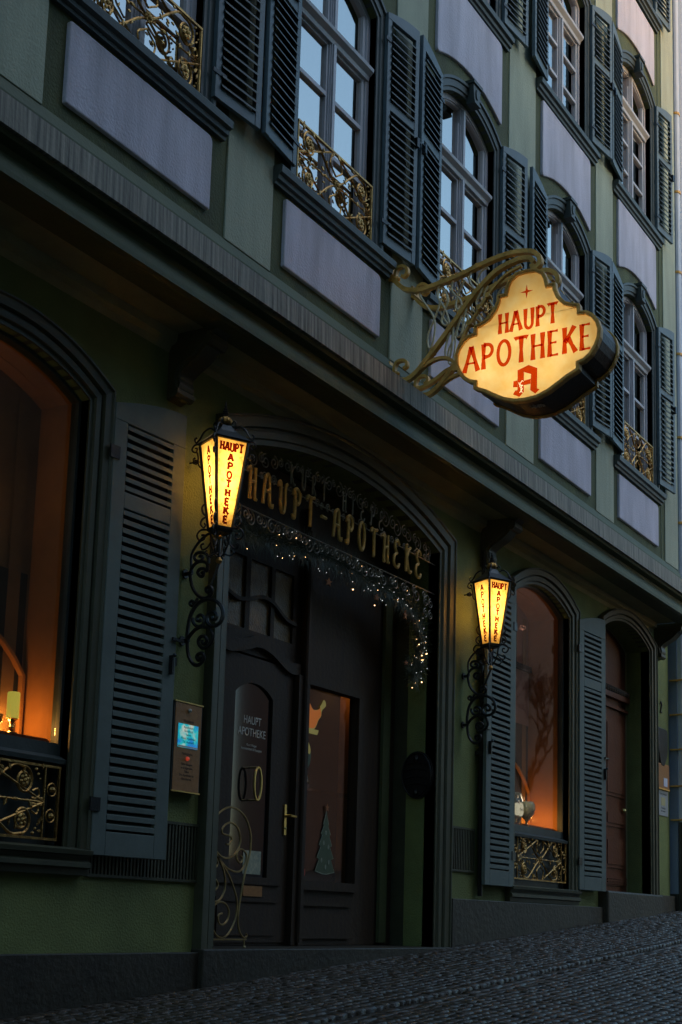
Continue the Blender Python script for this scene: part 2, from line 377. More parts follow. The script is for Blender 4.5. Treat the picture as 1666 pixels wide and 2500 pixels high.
# --- upper windows
KEY = None
def casement(c, fl, par):
    zb, zs, zc = SILL[fl], SPR[fl], CRN[fl]; y = 5.105
    fr = MB()
    prof = [(-.045,-.0),(-.045,-.05),(0,-.05),(0,.0)]
    path = [(c-HB, zb)]+arcpts(c, HB, zs, zc, 12)+[(c+HB, zb)]
    fr.sweepxz(path, [(-.050,0),(-.050,-.06),(0,-.06),(0,0)], y)
    fr.sweepxz([(x, z) for x, z in [(c-HB+.05, zb)]+arcpts(c, HB-.05, zs-.01, zc-.05, 12)+[(c+HB-.05, zb)]], [(-.016,-.012),(-.016,-.06),(0,-.06),(0,-.012)], y)
    fr.box(c-HB+.03, c+HB-.03, y-.004, y+.05, zb+.005, zb+.07)
    fo = fr.build('window_frame', 'case', par)
    zt = zb+1.46 if fl == 1 else zb+1.22
    t = MB(); t.sweepx(c-HB+.02, c+HB-.02, [(y+.05,zt-.05),(y-.012,zt-.05),(y-.020,zt-.02),(y-.055,zt+.01),(y-.06,zt+.035),(y-.02,zt+.045),(y-.015,zt+.065),(y+.05,zt+.07)])
    t.build('transom', 'case', par)
    ml = MB()
    for a, b in ((zb+.07, zt-.05), (zt+.07, zc-.06)):
        ml.box(c-.045, c+.045, y+.0, y+.05, a, b); ml.box(c-.018, c+.018, y-.022, y, a, b)
        ml.box(c-.032, c-.022, y-.010, y, a, b); ml.box(c+.022, c+.032, y-.010, y, a, b)
    ml.build('mullion', 'case', par)
    hh = zt-.05-zb-.07; k = 3
    gb = MB()
    for s in (-1, 1):
        x0, x1 = (c-HB+.066, c-.045) if s < 0 else (c+.045, c+HB-.066)
        # sash stiles and rails
        for a, b in ((zb+.07, zt-.05), (zt+.07, zs-.02)):
            gb.box(x0, x0+.022, y+.012, y+.05, a, b); gb.box(x1-.022, x1, y+.012, y+.05, a, b)
        gb.box(x0+.022, x1-.022, y+.014, y+.05, zb+.07, zb+.115); gb.box(x0+.022, x1-.022, y+.014, y+.05, zt-.075, zt-.05)
        gb.box(x0+.022, x1-.022, y+.014, y+.05, zt+.07, zt+.10)
        for i in (1, 2):
            z = zb+.09+(hh)*i/k; gb.box(x0+.022, x1-.022, y+.010, y+.05, z-.016, z+.016)
    gb.build('glazing_bars', 'case', par)
    g = MB(); a = arcpts(c, HB-.02, zs, zc-.02, 12)
    g.prism([(c-HB+.02, zb+.01)]+a+[(c+HB-.02, zb+.01)], y+.036, y+.040); g.build('pane', 'pane', par)
    d = MB(); d.box(c-HB-.05, c+HB+.05, YU+.34, YU+.36, zb-.1, zc+.1); d.build('unlit_room_sheet', 'black', par)  # black sheet in place of the unlit room behind the glass
def surround(c, fl, par):
    zb, zs, zc = SILL[fl], SPR[fl], CRN[fl]
    path = [(c-HB, zb)]+arcpts(c, HB, zs, zc, 14)+[(c+HB, zb)]
    m = MB(); m.sweepxz(path, [(0,-.12),(0,.012),(.028,.014),(.034,.026),(.088,.030),(.094,.045),(.118,.047),(.122,0),(.122,-.01),(.01,-.01),(.01,-.12)], YU)
    so = m.build('window', 'dark', par)
    # raised keystone with an oval boss
    k = MB(); k.prism([(c-.05,zc-.03),(c+.05,zc-.03),(c+.075,zc+.13),(c+.055,zc+.165),(c-.055,zc+.165),(c-.075,zc+.13)], YU-.085, YU-.01)
    k.prism([(c-.085,zc+.135),(c+.085,zc+.135),(c+.09,zc+.165),(c-.09,zc+.165)], YU-.10, YU-.005)
    k.prism([(c-.06,zc-.045),(c+.06,zc-.045),(c+.062,zc-.02),(c-.062,zc-.02)], YU-.095, YU-.01)
    k.prism([(c+.028*math.cos(q), zc+.055+.05*math.sin(q)) for q in [2*math.pi*i/14 for i in range(14)]], YU-.095, YU-.085)
    k.build('keystone', 'dark', so)
    sl_ = MB(); x0, x1 = c-.82, c+.80
    sl_.sweepx(x0, x1, [(YU+.0,zb-.13),(YU-.03,zb-.13),(YU-.035,zb-.105),(YU-.055,zb-.10),(YU-.06,zb-.07),(YU-.085,zb-.06),(YU-.09,zb-.015),(YU-.08,zb-.002),(YU+.0,zb+.0)])
    sl_.box(c-HB, c+HB, YU, YU+.14, zb-.02, zb-.001)
    sl_.build('window_sill', 'dark', so)
    return so
for fl in (1, 2, 3):
    for i, c in enumerate(CX_):
        if fl == 3 and i < 3: continue
        casement(c, fl, surround(c, fl, bld))
# --- louvred shutters of the upper floors
def shutter_mesh(wd, z0, zh, zf, zr, hinge_left, slat_h=.064, t=.035, st_=.055):
    """z0 bottom, zh top at hinge, zf top at free end, zr middle rail; origin at the hinge bottom"""
    s = 1 if hinge_left else -1
    X = lambda u: s*u
    fr = MB()
    def bx(mb, u0, u1, y0, y1, a, b): mb.box(min(X(u0), X(u1)), max(X(u0), X(u1)), y0, y1, a, b)
    H = zf-z0; Hh = zh-z0; Hr = zr-z0
    top = lambda u: Hh+(H-Hh)*math.sin(min(1, u/wd)*math.pi/2)
    bx(fr, 0, st_, 0, t, 0, Hh-.05); bx(fr, wd-st_, wd, 0, t, 0, H-.11)
    bx(fr, st_, wd-st_, .003, t-.003, 0, .09); bx(fr, st_, wd-st_, .003, t-.003, Hr-.04, Hr+.04)
    P = [(X(0), Hh-.05)]+[(X(wd*i/8), top(wd*i/8)) for i in range(9)]+[(X(wd), H-.11)]
    fr.prism(P, 0, t)
    lv = MB()
    for a, b in ((.09, Hr-.04), (Hr+.04, min(Hh-.05, H-.11))):
        n = max(1, int(round((b-a)/slat_h))); d = (b-a)/n
        for i in range(n):
            z = a+d*i
            u0, u1 = st_*.9, wd-st_*.9; x0, x1 = sorted((X(u0), X(u1)))
            lv.add([(x0,-.016,z-.004),(x1,-.016,z-.004),(x1,t,z+d*.86),(x0,t,z+d*.86),(x0,-.016,z+.006),(x1,-.016,z+.006),(x1,t,z+d*.86+.012),(x0,t,z+d*.86+.012)],
                   [(0,3,2,1),(4,5,6,7),(0,1,5,4),(1,2,6,5),(2,3,7,6),(3,0,4,7)])
    hd = []
    for z in (.16, Hh-.25): q = MB(); bx(q, -.03, .10, -.006, .002, z, z+.03); hd.append(('hinge', q))
    q = MB(); bx(q, wd-.05, wd-.015, -.03, 0, Hr-.18, Hr-.10); bx(q, wd-.042, wd+.02, -.024, -.012, Hr-.13, Hr-.12); hd.append(('shutter_catch', q))
    return fr, lv, hd
protos = {}
def place_shutter(x, y, z0, key, mk, ang, m='shut'):
    if key not in protos:
        fr, lv, hd = mk()
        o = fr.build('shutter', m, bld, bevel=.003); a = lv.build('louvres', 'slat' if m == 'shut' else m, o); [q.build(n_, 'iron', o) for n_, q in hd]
        protos[key] = o
    else: o = dup(protos[key], bld)
    o.location = (x, y, z0); o.rotation_euler = (0, 0, ang); return o
for fl in (1, 2, 3):
    z0, zh, zf, zr = {1: (5.14, 7.10, 7.19, 6.32), 2: (8.36, 9.99, 10.09, 9.36), 3: (11.26, 13.0, 13.1, 12.2)}[fl]
    for i, c in enumerate(CX_):
        if fl == 3 and i < 3: continue
        a1 = R(6+random.uniform(-1.5, 1.5)); a2 = R(6+random.uniform(-1.5, 1.5))
        place_shutter(c-.62, 4.985, z0, ('L', fl), lambda: shutter_mesh(.46, z0, zh, zf, zr, False), a1)
        place_shutter(c+.62, 4.985, z0, ('R', fl), lambda: shutter_mesh(.46, z0, zh, zf, zr, True), -a2)
# ================================================================ scrolled gilded grilles
def grille_mesh(W_, H_, side=0, seed=1):
    """scrollwork W_ x H_ in the (x,z) plane round the origin"""
    rnd = random.Random(seed); g = MB(); r = .0078; hw, hh = W_/2, H_/2; iw = hw-side
    def ln(a, b, rr=r): g.tube([(a[0],0,a[1]),(b[0],0,b[1])], rr, 5)
    def cv(P, rr=r, y=0, sm=3): g.tube([(x, y, z) for x, z in smooth(P, sm)], rr, 5)
    g.box(-hw, hw, -.010, .010, hh-.014, hh); g.box(-hw, hw, -.010, .010, -hh, -hh+.014)
    for x in (-hw+.006, hw-.006): g.box(x-.006, x+.006, -.008, .008, -hh+.014, hh-.014)
    if side:
        for x in (-iw, iw): g.box(x-.004, x+.004, -.006, .006, -hh+.014, hh-.014)
        for s in (-1, 1):
            for z in (-hh*.35, hh*.35): 
                xc = s*(hw+iw)/2; g.tube([(xc+side*.3*math.cos(q), 0, z+side*.3*math.sin(q)) for q in [2*math.pi*i/12 for i in range(12)]], .005, 5, True); g.ball((xc, -.004, z), side*.16, 6, 4)
    hx, hz = iw, hh-.014
    # crossing bars, corner scrolls
    ln((-hx, 0), (-hx*.1, hz)); ln((hx*.1, hz), (hx, 0)) ; ln((hx, 0), (hx*.1, -hz)); ln((-hx*.1, -hz), (-hx, 0))
    for sx in (-1, 1):
        for sz in (-1, 1):
            cx, cz, rr = sx*hx*.70, sz*hz*.55, min(hx*.26, hz*.40)
            sp = spiral(0, 0, rr, -60, 1.6, 1, .25)
            cv([(0, 0), (sx*hx*.18, sz*hz*.25), (sx*hx*.36, sz*hz*.62), (sx*hx*.55, sz*hz*.95)]+[(cx+sx*x*.9, cz+sz*z*1.0) for x, z in spiral(0, 0, rr, 100, 1.7, -1, .3)], r*1.15)
            cv([(sx*hx*.98, sz*hz*.10), (sx*hx*.82, sz*hz*.08)]+[(sx*hx*.88+sx*.03*math.cos(q), sz*hz*.22+sz*.03*math.sin(q)) for q in (4.5, 6, 7.4, 9)], r*.8)
            cv([(sx*hx*.1, sz*hz*.98), (sx*hx*.16, sz*hz*.6), (sx*hx*.06, sz*hz*.4), (0, sz*hz*.3)], r*.9)
            # rosette
            for j in range(6):
                q = j*math.pi/3+.3; g.ball((cx+math.cos(q)*rr*.30, -.006, cz+math.sin(q)*rr*.30), rr*.17, 6, 4, (1, .6, 1))
            g.ball((cx, -.010, cz), rr*.15, 6, 4)
            # leaves on the corner and along the diagonal
            for k in range(12):
                u, v = sx*hx*rnd.uniform(.08, .97), sz*hz*rnd.uniform(.05, .97); q = rnd.uniform(0, math.pi); L_ = rnd.uniform(.018, .034)
                leaf = [(0,0),(L_*.5,L_*.32),(L_*1.25,0),(L_*.5,-L_*.32)]
                P = [(u+a*math.cos(q)-b*math.sin(q), v+a*math.sin(q)+b*math.cos(q)) for a, b in leaf]
                g.prism(P, -.012, -.002); g.ball((P[0][0], -.006, P[0][1]), .006, 5, 3)
            for k in range(3):
                u, v = sx*hx*(.86+.1*k/3), sz*hz*(.9-.13*k); g.ball((u, -.004, v), .011-.002*k, 6, 4)
    ln((-hx, 0), (hx, 0), r*.8); 
    for s in (-1, 1):
        for k in range(5): g.ball((s*hx*(.12+.16*k), -.004, 0), .010+.004*(k % 2), 6, 4, (1.7, .7, .8))
    for k in range(8): q = k*math.pi/4; g.ball((.026*math.cos(q), -.008, .026*math.sin(q)), .011, 6, 4)
    g.ball((0, -.016, 0), .014, 6, 4)
    return g
G1 = None
for i, c in enumerate(CX_):
    if G1 is None: G1 = o = grille_mesh(1.06, .50, 0, 3).build('window_grille', 'gold', bld)
    else: o = dup(G1, bld)
    o.location = (c, 5.045, 5.06+.26)

# ================================================================ GROUND FLOOR
CW, HW = 12.87, .70; CL = 5.25; CD, HD = 8.98, 1.56; C2, H2 = 15.37, .80
W1OP = (CL, HW, .34, 2.99, 3.17); W2OP = (CW, HW, .34, 3.19, 3.37)
def g_wall(mb):
    y0, y1 = YG, YG+.28; z1 = 3.68
    x = XL
    for c, h, zb, zs, zc in (W1OP, (CD, HD, -1.2, 3.17, 3.44), W2OP, (C2, H2, -1.2, 3.30, 3.49)):
        mb.box(x, c-h, y0, y1, -1.2, z1)
        if zb > -1: mb.box(c-h, c+h, y0, y1, -1.2, zb)
        mb.prism(arcpts(c, h, zs, zc, 16)+[(c+h, z1), (c-h, z1)], y0, y1); x = c+h
    mb.box(x, 16.92, y0, y1, -1.2, z1)
gw = MB(); g_wall(gw); gw.build('ground_floor_wall', 'lifted_green', bld)
# plinths of dark stone
gz = lambda x: -.94+.067*x
pl = MB(); pl.box(XL, 7.24, YG-.06, YG+.02, -1.2, -.245); pl.build('plinth', 'stone', bld, bevel=.006)
pl = MB(); pl.box(10.79, 14.44, YG-.06, YG+.02, -1.2, .185); pl.build('plinth', 'stone', bld, bevel=.006)
pl = MB(); pl.box(16.28, 16.95, YG-.06, YG+.02, -1.2, .37); pl.build('plinth', 'stone', bld, bevel=.006)
# mouldings round the openings
PROF = [(0,-.10),(0,.012),(.03,.014),(.036,.032),(.075,.036),(.08,.022),(.092,.022),(.098,.052),(.15,.058),(.158,.07),(.168,.07),(.172,0),(.172,-.01),(.012,-.01),(.012,-.10)]
def arch_mould(c, h, zb, zs, zc, name, k=1.0, ears=False):
    m = MB(); m.sweepxz([(c-h, zb)]+arcpts(c, h, zs, zc, 18)+[(c+h, zb)], [(u*k, v) for u, v in PROF], YG)
    return m.build(name, 'mould', bld)
arch_mould(CD, HD, -.24, 3.17, 3.44, 'entrance_arch_moulding', 1.25)
arch_mould(C2, H2, .37, 3.30, 3.49, 'door_arch_moulding', .8)
def shop_window(c, zs, zc):
    so = arch_mould(c, HW, .34, zs, zc, 'shop_window', .95); y = 5.455
    # dark wooden frame
    f = MB(); path = [(c-HW, .34)]+arcpts(c, HW, zs, zc, 18)+[(c+HW, .34)]
    f.sweepxz(path, [(-.022,0),(-.022,-.06),(0,-.06),(0,0)], y)
    f.box(c-HW+.022, c+HW-.022, y, y+.05, .80, .93)
    f.sweepx(c-HW, c+HW, [(y-.001,.80),(y-.05,.81),(y-.055,.835),(y-.02,.85),(y-.001,.86)])
    f.build('window_frame', 'dark', so)
    b = MB(); b.box(c-HW+.05, c+HW-.05, y+.03, y+.05, .34, .80); b.build('lower_panel', 'dark', so)
    s = MB(); s.sweepx(c-HW-.17, c+HW+.17, [(YG+.1,.19),(YG-.05,.19),(YG-.055,.225),(YG-.075,.235),(YG-.075,.26),(YG-.05,.275),(YG-.06,.30),(YG-.085,.305),(YG-.09,.33),(YG-.03,.345),(YG+.1,.35)])
    s.build('window_sill', 'mould', so)
    g = MB(); a = arcpts(c, HW-.03, zs, zc-.03, 14); g.prism([(c-HW+.03, .9)]+a+[(c+HW-.03, .9)], y+.02, y+.024); g.build('pane', 'shopg', so)
    return so
sw1 = shop_window(CL, 2.99, 3.17); sw2 = shop_window(CW, 3.19, 3.37)
gr = grille_mesh(1.34, .42, .12, 5).build('window_grille', 'gold', sw1); gr.location = (CL, 5.42, .585)
gr2 = dup(gr, sw2); gr2.location = (CW, 5.42, .615)
# display niches behind the two shop windows, lit by a lamp of their own
def niche(c, zs, so, y1, zd):
    m = MB(); m.box(c+HW+.0, c+HW+.06, YG+.281, y1, .6, zs+.5); m.build('niche_reveal', 'ochre', so)
    m = MB(); m.box(c+HW-.004, c+HW-.001, 5.482, 5.70, .93, zs); m.sweepxz(arcpts(c, HW, zs, zs+.18, 14), [(-.004,-.082),(-.001,-.082),(-.001,-.31),(-.004,-.31)], YG); m.build('reveal_lining', 'ochre', so)
    m = MB(); m.box(c-HW-.06, c-HW, YG+.281, y1, .6, zs+.5); m.build('niche_reveal', 'brownp', so)
    m = MB(); m.prism(arcpts(c, HW, zs+.0, zs+.17, 12)+[(c+HW, zs+.5), (c-HW, zs+.5)], YG+.281, y1); m.build('niche_vault', 'ochre', so)
    m = MB(); m.box(c-HW-.06, c+HW+.06, y1, y1+.05, .6, zs+.5); m.build('niche_back', 'brownp', so)
    m = MB(); m.box(c-HW, c+HW, 5.56, y1, .90, .965); m.build('display_board', 'redwd', so)
    m = MB(); m.box(c-.66, c+.66, y1-.02, y1-.001, .97, zd); m.build('niche_screen', 'black', so)
    f = MB(); f.tube([(x, y1-.03, z) for x, z in [(c+.655, .97)]+arcpts(c+.02, .635, 1.34, 1.66, 12)[::-1]], .022, 6); f.build('arched_wooden_rim', 'ochre', so)
    f = MB(); f.box(c+.50, c+.60, y1-.022, y1-.0205, .97, zs); f.build('screen_edge', 'brownp', so)
niche(CL, 2.99, sw1, 5.78, 1.95); niche(CW, 3.19, sw2, 5.86, 2.62)
m = MB(); m.box(CW-.66, CW+.66, 5.85, 5.858, 2.64, 3.34); m.box(CW+.28, CW+.66, 5.836, 5.839, 2.05, 2.62); m.build('pink_reflection_sheet', 'pink', sw2)  # pink sheets stand in for a reflection in the shop glass
m = MB(); m.box(CW+.22, CW+.26, 5.80, 5.84, 2.66, 3.3); m.box(CW-.66, CW+.66, 5.80, 5.84, 2.62, 2.68); m.box(CW-.66, CW+.20, 5.80, 5.84, 3.06, 3.10); m.build('reflected_frame_bars', 'black', sw2)  # dark bars added for the frame lines within that reflection
def lamp(x, y, z, e, col, r=.03):
    l = bpy.data.lights.new('display_lamp', 'POINT'); l.energy = e; l.color = col; l.shadow_soft_size = r
    o = bpy.data.objects.new('display_lamp', l); S.collection.objects.link(o); o.location = (x, y, z); return o
lamp(CL+.48, 5.64, 1.03, 1.15, (1, .46, .10)); lamp(CL-.2, 5.66, 2.6, .16, (1, .55, .2)); lamp(CL+.2, 5.62, 2.3, .05, (1, .6, .25))
lamp(CW+.48, 5.68, 1.04, .8, (1, .46, .10)); lamp(CW+.0, 5.60, 1.22, .10, (1, .82, .55)); lamp(CW+.1, 5.66, 3.0, .09, (1, .55, .45))  # the last lamp is added to light the pink reflection sheets
# arched louvred shutters of the ground floor
def gshutter(u1, z0, zh, zf, zr, s):
    t = .035; fr = MB(); st_ = .115
    def bx(mb, a, b, y0, y1, c, d): mb.box(min(s*a, s*b), max(s*a, s*b), y0, y1, c, d)
    H, Hh, Hr = zf-z0, zh-z0, zr-z0; top = lambda u: Hh+(H-Hh)*math.sin(min(1, u/u1)*math.pi/2)
    bx(fr, 0, st_, 0, t, 0, Hh-.10); bx(fr, u1-st_, u1, 0, t, 0, Hh-.10)
    bx(fr, st_, u1-st_, 0, t, 0, .14); bx(fr, st_, u1-st_, 0, t, Hr-.05, Hr+.05)
    fr.prism([(0, Hh-.10)]+[(s*u1*i/10, top(u1*i/10)) for i in range(11)]+[(s*u1, Hh-.10)], 0, t)
    lv = MB()
    for a, b in ((.14, Hr-.05), (Hr+.05, Hh-.10)):
        n = int(round((b-a)/.056)); d = (b-a)/n
        for i in range(n):
            z = a+d*(i+.25); x0, x1 = sorted((s*(st_+.001), s*(u1-st_-.001)))
            lv.add([(x0,-.001,z),(x1,-.001,z),(x1,t-.004,z+d*.42),(x0,t-.004,z+d*.42),(x0,-.001,z+d*.50),(x1,-.001,z+d*.50),(x1,t-.004,z+d*.80),(x0,t-.004,z+d*.80)],
                   [(0,3,2,1),(4,5,6,7),(0,1,5,4),(1,2,6,5),(2,3,7,6),(3,0,4,7)])
    bk = MB(); bx(bk, st_, u1-st_, t-.003, t, .14, Hh-.1)
    hg = []
    for z in (.25, Hh-.35): q = MB(); bx(q, -.03, .05, -.008, .004, z, z+.08); hg.append(q)
    hd = MB(); bx(hd, u1-.06, u1-.045, -.03, 0, Hh*.42, Hh*.42+.12); hd.ball((s*(u1-.052), -.035, Hh*.42+.12), .014, 6, 4); bx(hd, u1-.05, u1+.05, -.02, -.005, Hh*.5, Hh*.5+.02)
    return fr, lv, bk, hd, hg
def put_gsh(x, y, z0, zh, zf, zr, wd, s, ang):
    fr, lv, bk, hd, hg = gshutter(wd, z0, zh, zf, zr, s)
    o = fr.build('shutter', 'gshut', bld, bevel=.004); lv.build('louvres', 'gshut', o); bk.build('shutter_backing', 'black', o); hd.build('shutter_catch', 'iron', o); [q.build('hinge', 'iron', o) for q in hg]
    o.location = (x, y, z0); o.rotation_euler = (0, 0, ang)
put_gsh(6.11, 5.325, .31, 3.02, 3.14, 2.44, .65, 1, -R(3))
put_gsh(12.02, 5.325, .32, 3.10, 3.22, 2.5, .70, -1, R(3))
put_gsh(13.70, 5.325, .35, 3.20, 3.32, 2.55, .68, 1, -R(3))
# ribbed ventilation grilles let into the wall
def vent(x0, x1, z0, z1):
    m = MB(); m.box(x0, x1, YG-.018, YG+.005, z0, z0+.018); m.box(x0, x1, YG-.018, YG+.005, z1-.018, z1); m.box(x0, x0+.015, YG-.018, YG+.005, z0+.018, z1-.018); m.box(x1-.015, x1, YG-.018, YG+.005, z0+.018, z1-.018)
    n = int((x1-x0)/.032)
    for i in range(1, n): x = x0+(x1-x0)*i/n; m.box(x-.008, x+.008, YG-.014, YG-.001, z0+.018, z1-.018)
    o = m.build('vent_grille', 'mould', bld)
    b = MB(); b.box(x0+.015, x1-.015, YG-.004, YG-.002, z0+.018, z1-.018); b.build('vent_backing', 'black', o)
vent(6.16, 7.205, .188, .56); vent(10.81, 11.30, .42, .81)
# corbels under the jetty
def corbel(x):
    m = MB(); P = []
    outer = smooth([(5.40,3.24),(5.33,3.27),(5.30,3.33),(5.31,3.39),(5.27,3.43),(5.17,3.49),(5.10,3.56),(5.07,3.62),(5.0,3.665)], 4)
    inner = [(5.40, 3.674)]
    prof = [(y, z) for y, z in outer]+[(5.0, 3.674), (5.40, 3.674)]
    m.sweepx(x-.075, x+.075, prof)
    for s in (-1, 1):
        m.tube([(x+s*.078, y, z) for y, z in smooth([(5.36,3.28),(5.33,3.30),(5.335,3.35),(5.34,3.40),(5.29,3.46),(5.19,3.52),(5.13,3.58),(5.10,3.63)], 3)], .018, 6)
    m.tube([(x-.09, 5.335, 3.285), (x+.09, 5.335, 3.285)], .035, 8); m.tube([(x-.09, 5.09, 3.60), (x+.09, 5.09, 3.60)], .045, 8)
    m.build('scroll_corbel', 'mould', bld, smooth=False)
for x in (6.75, 11.45, 16.45): corbel(x)
# --- the recessed entrance
YD = 5.80
for x in (CD-HD-.10, CD+HD): MB().box(x, x+.10, YG+.281, YD+.05, -.4, 3.6).build('entrance_reveal', 'mould', bld)
m = MB(); m.prism(arcpts(CD, HD, 3.17, 3.44, 16)+[(CD+HD, 3.62), (CD-HD, 3.62)], YG+.281, YD+.05); m.build('entrance_vault', 'greent', bld)
m = MB(); m.box(CD-HD-.22, CD+HD+.24, YG-.10, YD+.3, -1.2, -.225); m.build('entrance_threshold', 'stone', bld, bevel=.008)
# pilaster strip in the reveal
m = MB(); m.box(10.28, 10.40, YD-.03, YD, -.2, 2.9); m.build('entrance_pilaster', 'greent', bld)
# oak screen with the door leaf, fanlight and shop glass
def holes(mb, x0, x1, z0, z1, y0, y1, hs):
    """frame of rectangles: hs are disjoint (xa,xb,za,zb) holes in columns, one hole per column row"""
    cols = sorted(set([x0, x1]+[h[0] for h in hs]+[h[1] for h in hs]))
    for a, b in zip(cols, cols[1:]):
        hh = sorted([(h[2], h[3]) for h in hs if h[0] <= a+1e-6 and h[1] >= b-1e-6]); z = z0
        for p, q in hh: mb.box(a, b, y0, y1, z, p); z = q
        mb.box(a, b, y0, y1, z, z1)
scr = MB(); holes(scr, CD-HD, CD+HD, -.22, 3.4, YD+.01, YD+.07, [(7.84,8.93,-.2,1.90),(7.96,8.22,2.08,2.62),(8.28,8.56,2.08,2.62),(8.61,8.87,2.08,2.62),(9.10,9.87,.27,1.80),])
sc = scr.build('entrance_screen', 'wood', bld)
# wavy transom bar above the leaf, mullions
m = MB(); wav = smooth([(7.80,1.99),(8.0,1.96),(8.2,2.00),(8.38,2.05),(8.56,2.02),(8.78,1.93),(8.95,1.93)], 4)
m.prism(wav+[(x, z-.09) for x, z in wav[::-1]], YD-.03, YD+.009)
wav2 = smooth([(7.9,2.36),(8.1,2.30),(8.28,2.33),(8.42,2.37),(8.56,2.36),(8.75,2.27),(8.9,2.25)], 4); m.prism(wav2+[(x, z-.03) for x, z in wav2[::-1]], YD-.01, YD+.06)
for x in (7.80, 8.93, 9.03): m.box(x-.03, x+.03, YD-.05, YD+.009, -.22, 1.84 if x < 9 else 3.2)
for x in (8.98,): m.tube([(x, YD-.06, -.2), (x, YD-.06, 3.0)], .022, 8)
m.box(9.06, 9.92, YD-.02, YD+.009, 1.80, 1.86); m.box(9.06, 9.92, YD-.02, YD+.009, .20, .27); m.box(9.88, 9.93, YD-.02, YD+.009, .27, 1.80)
for z in (.08, -.02): m.box(9.1, 9.86, YD-.008, YD+.009, z, z+.03)
m.box(9.12, 9.84, YD-.012, YD+.009, -.17, .02)
m.build('screen_mouldings', 'wood', sc)
fg = MB()
for a, b in ((7.96,8.22),(8.28,8.56),(8.61,8.87)) : fg.box(a-.01, b+.01, YD+.03, YD+.034, 2.07, 2.63)
MT['amber'] = mat('frosted_amber_glass', (.11,.07,.022), .35, bump=.6, bscale=60, var=.45, vscale=9)
fg.build('fanlight_glass', 'amber', sc)
# door leaf
dl = MB(); gx0, gx1, gz0, gz1 = 8.13, 8.62, .27, 1.60
dl.box(7.85, gx0, YD+.0, YD+.045, -.20, 1.88); dl.box(gx1, 8.89, YD+.0, YD+.045, -.20, 1.88); dl.box(gx0, gx1, YD, YD+.045, -.20, gz0)
dl.prism(arcpts((gx0+gx1)/2, (gx1-gx0)/2, gz1, gz1+.09, 10)+[(gx1, 1.88), (gx0, 1.88)], YD, YD+.045)
dl.box(7.95, 8.78, YD-.016, YD, .215, .255); dl.box(7.98, 8.75, YD-.012, YD, .09, .12); dl.box(8.0, 8.73, YD-.010, YD, -.15, .06)
lf = dl.build('door_leaf', 'wood', bld)
MT['doorg'] = mat('dark_door_glass', (.008,.009,.011), .05, spec=.45)
g = MB(); a = arcpts((gx0+gx1)/2, (gx1-gx0)/2, gz1, gz1+.09, 10); g.prism([(gx0, gz0)]+a+[(gx1, gz0)], YD+.02, YD+.024); g.build('door_glass', 'doorg', lf)
h = MB(); h.tube([(8.385+.045*math.cos(q), YD-.05, .945+.12*math.sin(q)*(1.0)) for q in [2*math.pi*i/24 for i in range(24)]], .009, 6, True)
h.tube([(8.385, YD-.05, 1.065), (8.385, YD+.02, 1.065)], .007, 6); h.tube([(8.385, YD-.05, .825), (8.385, YD+.02, .825)], .007, 6)
h.build('pull_handle', 'brass', lf)
h = MB(); h.box(8.815, 8.845, YD-.012, YD+.0, .60, .83); h.tube([(8.83, YD-.01, .745), (8.83, YD-.06, .745), (8.90, YD-.062, .742)], .010, 6); h.ball((8.83, YD-.014, .65), .010, 6, 4); h.build('lock_handle', 'brass', lf)
d = deftext('door_lettering', 'HAUPT\nAPOTHEKE', .085, facing_street(8.385, YD+.0185, 1.385), 'silver', lf, .0005, sx=.85)
d = deftext('door_small_lettering', 'Kurt Hiepe\nArzneimittel & Rezepte', .028, facing_street(8.385, YD+.0185, 1.22), 'silver', lf, .0003)
MB().box(8.33, 8.56, YD+.016, YD+.019, .29, .46).build('door_notice', 'blueg', lf)
m = MB(); m.box(8.31, 8.55, YD-.012, YD+.0, .13, .205); m.build('letter_flap', 'oldbr', lf); 
# shop glass right of the door, with what stands behind it
g = MB(); g.box(9.09, 9.88, YD+.045, YD+.049, .26, 1.81); g.build('shop_glass', 'shopg', sc)
m = MB(); m.box(9.0, 10.2, 6.12, 6.16, .0, 2.2); m.box(8.95, 9.0, YD+.08, 6.54, 0, 2.2); m.box(9.0, 10.2, YD+.08, 6.5, .0, .2); m.box(9.0, 10.2, YD+.08, 6.5, 2.0, 2.04); m.build('shop_interior', 'black', sc)
m = MB(); m.box(10.13, 10.19, YD+.08, 6.12, .2, 2.0); m.build('shop_interior_wall', 'ochre', sc)
lamp(9.98, 5.99, 1.86, .10, (1, .5, .15))
# second doorway on the right, up a worn step
m = MB(); m.box(C2-H2-.05, C2-H2, YG+.281, 5.75, .3, 3.6); m.box(C2+H2, C2+H2+.05, YG+.281, 5.75, .3, 3.6); m.prism(arcpts(C2, H2, 3.30, 3.49, 12)+[(C2+H2, 3.6), (C2-H2, 3.6)], YG+.281, 5.75)
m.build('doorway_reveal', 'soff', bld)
m = MB(); m.box(C2-H2-.14, C2+H2+.11, YG-.12, 5.9, -1.0, .365); m.build('worn_step', 'stone', bld, bevel=.02)
m = MB(); m.box(C2-H2, C2+H2, 5.70, 5.75, .36, 3.5); rd = m.build('side_door', 'redwd', bld)
m = MB()
m.box(C2-H2, C2+H2, 5.64, 5.70, 2.66, 2.72); m.box(C2-H2, C2+H2, 5.66, 5.70, 2.54, 2.57)
for x0, x1 in ((C2-.72, C2-.08), (C2+.06, C2+.74)):
    for z0, z1 in ((.45,.57),(.66,1.02),(1.14,1.34),(1.50,2.40)):
        m.box(x0, x1, 5.685, 5.70, z0, z1); m.box(x0+.05, x1-.05, 5.675, 5.685, z0+.04, z1-.04)
for z in (.47,.50,.53): m.box(C2-.74, C2+.74, 5.665, 5.6845, z, z+.014)
m.box(C2-.03, C2+.03, 5.66, 5.70, .4, 2.5); m.build('door_panels', 'redwd', rd)
m = MB()
